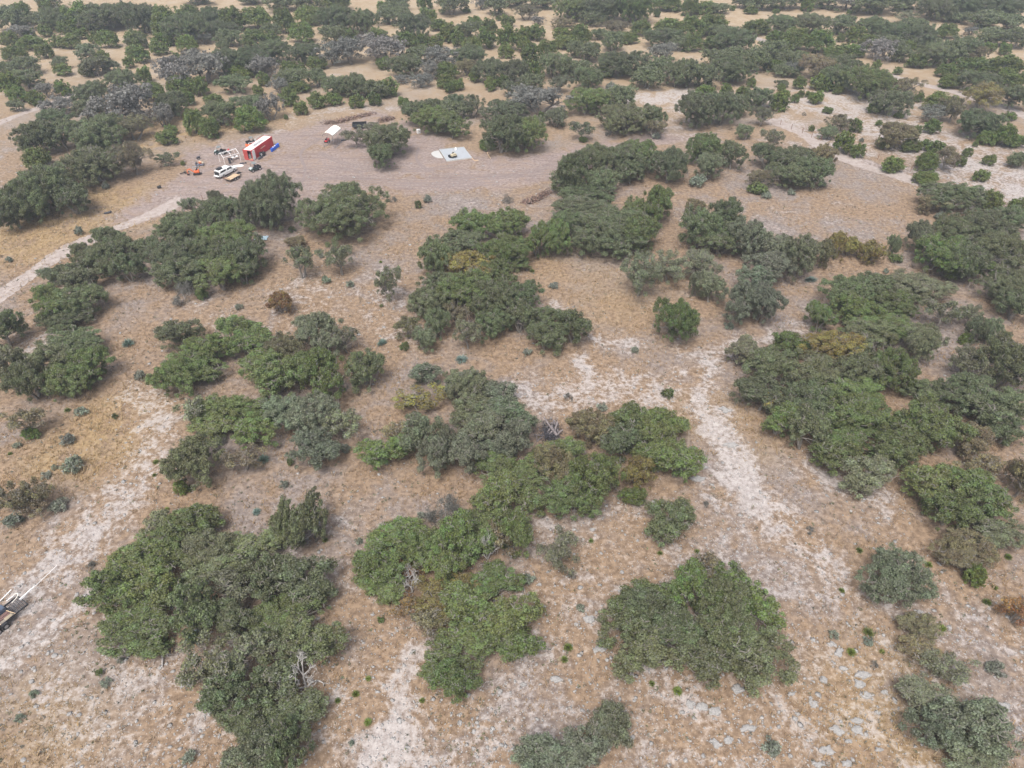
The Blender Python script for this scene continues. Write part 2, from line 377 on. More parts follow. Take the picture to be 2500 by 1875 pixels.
# dirt tracks: sheets with ragged edges just above the ground
t = NT("track_soil")
P = t.new("ShaderNodeTexCoord").outputs["Object"]
c = t.mix(t.smooth(t.noise(P, .9, 8, .7), .3, .7), (.250, .205, .182), (.375, .325, .298))
c = t.mix(t.math('MULTIPLY', t.smooth(t.noise(P, .25, 6, .65), .5, .7), .6), c, (.235, .185, .155))
t.put(t.b.inputs["Base Color"], c); t.b.inputs["Roughness"].default_value = .95
TRACK = t.m
def track(name, pts, half, label):
    rg = random.Random(name)
    P = world_path(pts)
    # resample with a smooth curve
    Q = []
    for i in range(len(P) - 1):
        p0 = P[max(i - 1, 0)]; p1 = P[i]; p2 = P[i + 1]; p3 = P[min(i + 2, len(P) - 1)]
        n = max(4, int(np.linalg.norm(p2 - p1) / .7))
        for k in range(n):
            u = k / n
            Q.append(.5 * ((2 * p1) + (-p0 + p2) * u + (2 * p0 - 5 * p1 + 4 * p2 - p3) * u * u + (-p0 + 3 * p1 - 3 * p2 + p3) * u ** 3))
    Q.append(P[-1]); Q = np.array(Q); d = np.gradient(Q, axis=0); d /= np.linalg.norm(d, axis=1, keepdims=True); nrm = np.stack([-d[:, 1], d[:, 0]], 1)
    n = len(Q); wl = np.array([half * (1 + .22 * math.sin(i * .21) + rg.uniform(-.16, .16)) for i in range(n)]); wr = np.array([half * (1 + .22 * math.sin(i * .17 + 2) + rg.uniform(-.16, .16)) for i in range(n)])
    V = np.concatenate([np.c_[Q + nrm * wl[:, None], np.full(n, .02)], np.c_[Q, np.full(n, .035)], np.c_[Q - nrm * wr[:, None], np.full(n, .02)]])
    i = np.arange(n - 1); F = np.concatenate([np.stack([i + n, i + n + 1, i + 1, i], 1), np.stack([i + 2 * n, i + 2 * n + 1, i + n + 1, i + n], 1)])
    return tag(link(name, mesh_np(name, V, [F], (TRACK,))), label, kind="structure")
track("dirt_road", [(-60, 680), (0, 640), (60, 598), (130, 548), (230, 503), (320, 467), (400, 430)], 2.0, "pale dirt track running from the left edge to the yard")
RUTS = mat("churned_soil", (.195, .154, .142), .95, var=.3, scale=1.5)
_T = TRACK; TRACK = RUTS
for i_, pts in enumerate([[(560, 420), (640, 390), (760, 385), (900, 392), (1050, 385), (1190, 372)], [(600, 440), (640, 410), (660, 370), (650, 330), (690, 300)], [(520, 395), (600, 375), (700, 360), (780, 372)],
                          [(690, 330), (740, 352), (800, 362), (900, 368), (990, 356)], [(905, 320), (900, 345), (930, 370), (1000, 380), (1100, 378), (1180, 362), (1290, 330)], [(700, 400), (820, 398), (960, 400), (1080, 396)], [(450, 345), (500, 332), (530, 320)]]):
    for o_ in (-1, 1): track("wheel_rut", [(x_, y_ + o_ * 2.4) for x_, y_ in pts], .26, "churned wheel ruts across the bare yard")
TRACK = _T
track("dirt_track", [(1590, 62), (1613, 74), (1657, 91), (1711, 114), (1800, 138), (1895, 158), (1986, 181), (2070, 202), (2174, 235), (2212, 252), (2300, 288)], 2.0, "dirt track winding through the woods at upper right")
track("gravel_track", [(1660, 258), (1737, 292), (1788, 326), (1840, 350), (1889, 366), (1950, 383), (2006, 400), (2080, 425)], 2.0, "pale gravel track along the wire fence")
track("meadow_track", [(-40, 282), (0, 265), (67, 239), (141, 212), (161, 198)], 1.5, "faint track crossing the golden meadow at the left edge")
# ------------------------------------------------------------------ plants: one set of shapes per kind and size, shared by many trees
def unit(v): return v / np.maximum(np.linalg.norm(v, axis=-1, keepdims=True), 1e-6)
def cards(rng, P, N, size, aspect=1.0, droop=0.0):
    """One bent quad (two triangles) per point, facing N, random spin."""
    n = len(P)
    a = rng.normal(size=(n, 3)); u = unit(np.cross(N, a)); v = np.cross(N, u)
    s = size * (0.65 + 0.7 * rng.random(n)); su = s[:, None] * u * aspect; sv = s[:, None] * v / aspect
    j = lambda: 1 + 0.5 * (rng.random((n, 1)) - 0.5)
    lift = N * (s * 0.35)[:, None]
    V = np.stack([P - su * j() - lift, P - sv * j(), P + su * j() - lift, P + sv * j()], axis=1).reshape(-1, 3)
    q = np.arange(n)[:, None] * 4 + np.array([[0, 1, 2, 3]])
    return V, q
def crown_clumps(rng, r, h, base, k, lumps=0.22, lobes=None):
    """Sprig centres over the domes of a few big boughs, plus a ragged skirt."""
    ph1, ph2 = rng.random(2) * 6.28
    m = lobes or max(7, int(5 + 1.0 * r ** 1.45))
    best = None
    for _ in range(6):                     # spread the boughs apart
        th = rng.random(m) * 6.283; u = np.sqrt(rng.random(m)) * 0.72; u[0] *= 0.3
        p = np.stack([u * np.cos(th), u * np.sin(th)], 1); dd = np.linalg.norm(p[:, None] - p[None], axis=2) + np.eye(m) * 9
        if best is None or dd.min() > best[0]: best = (dd.min(), th, u)
    _, th, u = best
    out = 1 + lumps * 0.6 * np.sin(2 * th + ph1) + lumps * 0.6 * np.sin(5 * th + ph2)
    lr = r * (0.30 + 0.22 * rng.random(m)) * (3.2 / m ** 0.5) ** 0.45
    cx, cy = r * u * out * np.cos(th), r * u * out * np.sin(th)
    top = base + (h - base) * (0.42 + 0.58 * np.sqrt(1 - u ** 2)) * (0.86 + 0.2 * rng.random(m))
    cz = np.maximum(top - lr * 0.8, base + 0.25 * lr)
    idx = rng.choice(m, size=k, p=lr ** 2 / (lr ** 2).sum())
    d = rng.normal(size=(k, 3)); d[:, 2] = d[:, 2] + 0.35; d = unit(d); q = 0.55 + 0.50 * rng.random((k, 1)) ** 0.6
    C = np.stack([cx[idx], cy[idx], cz[idx]], 1) + d * q * lr[idx][:, None] * np.array([1, 1, 0.8])
    low = rng.random(k) < 0.10
    C[low, 2] = base + (C[low, 2] - base) * rng.random(low.sum()) * 0.6
    C[:, 2] = np.maximum(C[:, 2], base * 0.6 + 0.15)
    for ax in (0, 1):                      # centred, and as wide as asked for
        lo, hi = np.percentile(C[:, ax], (2, 98)); C[:, ax] = (C[:, ax] - (lo + hi) / 2) * (r * 0.86 / max((hi - lo) / 2, .1))
    C[:, 2] = base * .6 + .15 + (C[:, 2] - base * .6 - .15) * ((h * .95 - base * .6) / max(np.percentile(C[:, 2], 99) - base * .6, .1))
    return C
def dome_clumps(rng, r, h, k):
    """A juniper's rounded cone, thick down to the ground."""
    d = rng.normal(size=(k, 3)); d[:, 2] = np.abs(d[:, 2]) * 1.1 - 0.25; d = unit(d); ph = rng.random() * 6
    w = 1 + 0.14 * np.sin(3 * np.arctan2(d[:, 1], d[:, 0]) + ph) + 0.1 * rng.normal(size=k)
    q = (0.55 + 0.45 * rng.random(k) ** 0.5)[:, None]
    C = d * q * np.array([r * 0.86, r * 0.86, h * 0.62]) * w[:, None] + np.array([0, 0, 0.34 * h])
    C[:, 2] = np.clip(C[:, 2], 0.12, h); return C
def crown_leaves(rng, C, rc, nleaf, size, squash=0.85, updir=0.45, aspect=1.0, moss=0.06, fill=0.2):
    k = len(C)
    w = rc ** 2; w = w / w.sum()
    idx = rng.choice(k, size=nleaf, p=w)
    d = rng.normal(size=(nleaf, 3)); d[:, 2] += updir; d = unit(d)
    rad = rc[idx] * np.where(rng.random(nleaf) < fill, rng.random(nleaf), 0.62 + 0.34 * rng.random(nleaf) + rng.exponential(0.16, nleaf))
    P = C[idx] + d * rad[:, None] * np.array([1, 1, squash])
    N = unit(d * 0.8 + rng.normal(size=(nleaf, 3)) * 0.62 + np.array([0, 0, 0.2]))
    P[:, 2] = np.maximum(P[:, 2], 0.08)
    V, q = cards(rng, P, N, size, aspect)
    ct = rng.random(k)[idx]; lt = rng.random(nleaf); ms = (rng.random(nleaf) < moss).astype(float) * (0.5 + 0.5 * rng.random(nleaf))
    T = np.repeat(np.stack([ct, lt, ms, np.ones(nleaf)], axis=1), 4, axis=0)
    return V, q, T
def limbs(rng, C, r, h, stems, twig, k0=0.05):
    """Stems from the ground, limbs to the clumps, grey twigs out through the leaves."""
    P0, P1, R0, R1 = [], [], [], []
    def seg(a, b, ra, rb): P0.append(a); P1.append(b); R0.append(ra); R1.append(rb)
    forks = []
    for i in range(stems):
        a = rng.random() * 6.28; d = 0.12 * r * (stems > 1)
        b = np.array([math.cos(a) * d, math.sin(a) * d, -0.15]); t = b * np.array([2.4, 2.4, 0]) + np.array([rng.normal() * .12, rng.normal() * .12, 1]) * np.array([r, r, 0.36 * h])
        m = (b + t) / 2 + rng.normal(size=3) * 0.05 * r
        tr = k0 * r + 0.04
        seg(b, m, tr * 1.25, tr); seg(m, t, tr, tr * 0.8); forks.append((t, tr * 0.8))
    for c in C:
        t, tr = min(forks, key=lambda f: np.linalg.norm(f[0] - c))
        m = t * 0.45 + c * 0.55 + rng.normal(size=3) * 0.09 * r; m[2] = max(m[2], 0.2 * h)
        seg(t, m, tr * 0.55, tr * 0.33); seg(m, c, tr * 0.33, tr * 0.14)
        for _ in range(twig):
            d = unit(rng.normal(size=3) + np.array([0, 0, 0.5])); e = c + d * (0.55 + 0.55 * rng.random()) * (0.45 + 0.12 * r)
            mm = (c + e) / 2 + rng.normal(size=3) * 0.12
            seg(c, mm, 0.045, 0.035); seg(mm, e, 0.035, 0.018)
    return tubes(P0, P1, R0, R1, 5)
OAK_R = (1.4, 2.4, 3.6, 5.2, 7.2)
def oak_h(r): return 1.7 + 1.25 * r ** 0.8
OAKS, JUNS, SAGES, YUCCAS, TWIGGY, FAR_O, FAR_J, FAR_D, SPARSE = {}, {}, [], [], [], [], [], [], {}
rng = np.random.default_rng(7)
for ci, r in enumerate(OAK_R):
    OAKS[ci] = []
    SPARSE[ci] = []
    for v in range(6 if ci in (1, 2, 3) else 4):
        h = oak_h(r)
        k = int(30 + 20 * r ** 1.8)
        C = crown_clumps(rng, r, h, 0.16 * h, k)
        rc = (0.30 + 0.026 * r) * (0.6 + 0.8 * rng.random(k))
        
        V, q, T = crown_leaves(rng, C, rc, int(2900 * r * r + 700), 0.070, moss=0.06, fill=0.4)
        cm = mesh_np("oak_crown", V, [q], (FOL,), attrs={"tone": T})
        V, q = limbs(rng, C[::9], r, h, 1 + v % 3, 5)
        OAKS[ci].append((cm, mesh_np("oak_trunk", V, [q], (BARK,)), h, r))
        if v < 4 and ci < 4:       # open, see-through crown on visible limbs
            k2 = max(8, k // 3)
            C = crown_clumps(rng, r, h, 0.34 * h, k2, 0.35); rc = (0.32 + 0.05 * r) * (0.7 + 0.6 * rng.random(k2))
            V, q, T = crown_leaves(rng, C, rc, int(800 * r * r + 300), 0.082, moss=0.16)
            cm = mesh_np("oak_crown", V, [q], (FOL,), attrs={"tone": T})
            V, q = limbs(rng, C[::2], r, h, 1 + v % 2, 4)
            SPARSE[ci].append((cm, mesh_np("oak_trunk", V, [q], (BARK,)), h, r))
def jun_h(r): return 0.8 + 1.25 * r
for ci, r in enumerate((0.9, 1.7, 2.8)):
    JUNS[ci] = []
    for v in range(4):
        h = jun_h(r); k = int(20 + 22 * r * r)
        C = dome_clumps(rng, r * 0.9, h, k)
        rc = (0.22 + 0.06 * r) * (0.7 + 0.6 * rng.random(k))
        C[:, 2] = np.minimum(C[:, 2], h - rc * 0.5)
        V, q, T = crown_leaves(rng, C, rc, int(1100 * r * r + 300), 0.10, 1.0, 0.5, 0.75, moss=0.01)
        cm = mesh_np("juniper_crown", V, [q], (FOL,), attrs={"tone": T})
        V, q = limbs(rng, C[::8], r, h, 1, 0)
        JUNS[ci].append((cm, mesh_np("juniper_trunk", V, [q], (BARK,)), h, r))
# far trees: one mesh each, coarser sprays, two materials
def far_mesh(name, r, h, base, k, n, size, squash, updir, moss, stems, lump):
    C = dome_clumps(rng, r * .95, h, k) if moss == 0 else crown_clumps(rng, r, h, base, k, lump); rc = (0.15 * r) * (0.65 + 0.7 * rng.random(k))
    
    V, q, T = crown_leaves(rng, C, rc, n, size, squash, updir, moss=moss)
    V2, q2 = limbs(rng, C[::5], r, h, stems, 2 if moss > 0.05 else 0)
    T2 = np.zeros((len(V2), 4))
    return (mesh_np(name, np.concatenate([V, V2]), [q, q2 + len(V)], (FOL, BARK), np.concatenate([np.zeros(len(q)), np.ones(len(q2))]), {"tone": np.concatenate([T, T2])}), h, r)
for v in range(8):
    FAR_O.append(far_mesh("far_oak", 4.0, 5.4, 0.6, 170, 9000, 0.145, 0.75, 0.45, 0.07, 2, 0.22))
for v in range(6):
    FAR_J.append(far_mesh("far_juniper", 2.4, 3.5, 0.3, 120, 4500, 0.125, 0.95, 0.6, 0.0, 1, 0.12))
for v in range(4):
    FAR_D.append(far_mesh("far_bare_tree", 4.0, 5.2, 0.8, 110, 4200, 0.15, 0.75, 0.45, 0.5, 3, 0.25))
# leafless trees
def bare_tree_mesh(seed, leaf=0, length=1.9, thick=0.12, spread=0.8, up=0.5, levels=5, wood=None):
    rg = np.random.default_rng(seed); P0, P1, R0, R1, tips = [], [], [], [], []
    def grow(p, d, L, r, lev):
        q = p
        for s in range(2):
            d2 = unit(d + rg.normal(size=3) * 0.22); e = q + d2 * L / 2
            P0.append(q); P1.append(e); R0.append(r * (1 - .15 * s)); R1.append(r * (.85 - .15 * s)); q = e; d = d2
        if lev == 0: tips.append(q); return
        for c in range(2 + (rg.random() < 0.6)):
            nd = unit(d + rg.normal(size=3) * spread + np.array([0, 0, up * 0.3]))
            grow(q, nd, L * (0.62 + 0.2 * rg.random()), r * 0.62, lev - 1)
    for s in range(3):
        a = s * 2.1 + rg.random()
        grow(np.array([math.cos(a) * .15, math.sin(a) * .15, -0.1]), unit(np.array([math.cos(a) * spread, math.sin(a) * spread, up + .5])), length, thick, levels)
    V, q = tubes(P0, P1, R0, R1, 4)
    F = [q]; T = np.zeros((len(V), 4)); mi = np.zeros(len(q))
    if leaf:
        tp = np.array(tips); pts = tp[rg.integers(0, len(tp), leaf)] + rg.normal(size=(leaf, 3)) * 0.3
        V2, q2 = cards(rg, pts, unit(rg.normal(size=(leaf, 3))), 0.10, 2.2)
        T2 = np.repeat(np.stack([rg.random(leaf), rg.random(leaf), np.full(leaf, .4), np.ones(leaf)], 1), 4, axis=0)
        V = np.concatenate([V, V2]); F.append(q2 + len(T)); T = np.concatenate([T, T2]); mi = np.concatenate([mi, np.ones(len(q2))])
    ext = np.abs(V[:, :2]).max(); hh = V[:, 2].max()
    return mesh_np("bare_tree", V, F, (wood or DEADWOOD, FOL), mi, {"tone": T}), hh, ext
BARE_WHITE = [bare_tree_mesh(11 + i, 0, 1.7, 0.20, 0.8, 0.5, 5, BLEACHED) for i in range(3)]
BARE_TWIG = [bare_tree_mesh(31 + i, 2600, 1.5, 0.10, 0.9, 0.5) for i in range(3)]
# small plants
for v in range(4):
    k = 26; C = dome_clumps(rng, 0.85, 0.95, k); rc = 0.24 * (0.7 + 0.6 * rng.random(k))
    V, q, T = crown_leaves(rng, C, rc, 800, 0.075, 0.9, 0.6, 0.8, moss=0.12)
    SAGES.append(mesh_np("sage_leaves", V, [q], (FOL,), attrs={"tone": T}))
for v in range(4):
    n = 150; th = rng.random(n) * 6.283; el = np.arcsin(rng.random(n) ** 0.8) * 0.95
    d = np.stack([np.cos(th) * np.cos(el), np.sin(th) * np.cos(el), np.sin(el)], 1); L = 0.75 + 0.35 * rng.random(n)
    b = d * 0.08 + np.array([0, 0, 0.12]); e = b + d * L[:, None]; e[:, 2] -= 0.10 * np.cos(el); e[:, 2] = np.maximum(e[:, 2], 0.03)
    s = np.stack([-np.sin(th), np.cos(th), np.zeros(n)], 1) * 0.05; m = (b + e) / 2 + np.array([0, 0, 0.04])
    V = np.stack([b - s * .6, m - s, e, m + s], 1).reshape(-1, 3)
    T = np.repeat(np.stack([rng.random(n), rng.random(n), np.zeros(n), np.ones(n)], 1), 4, axis=0)
    YUCCAS.append(mesh_np("yucca_blades", V, [np.arange(n * 4).reshape(-1, 4)], (FOL,), attrs={"tone": T}))
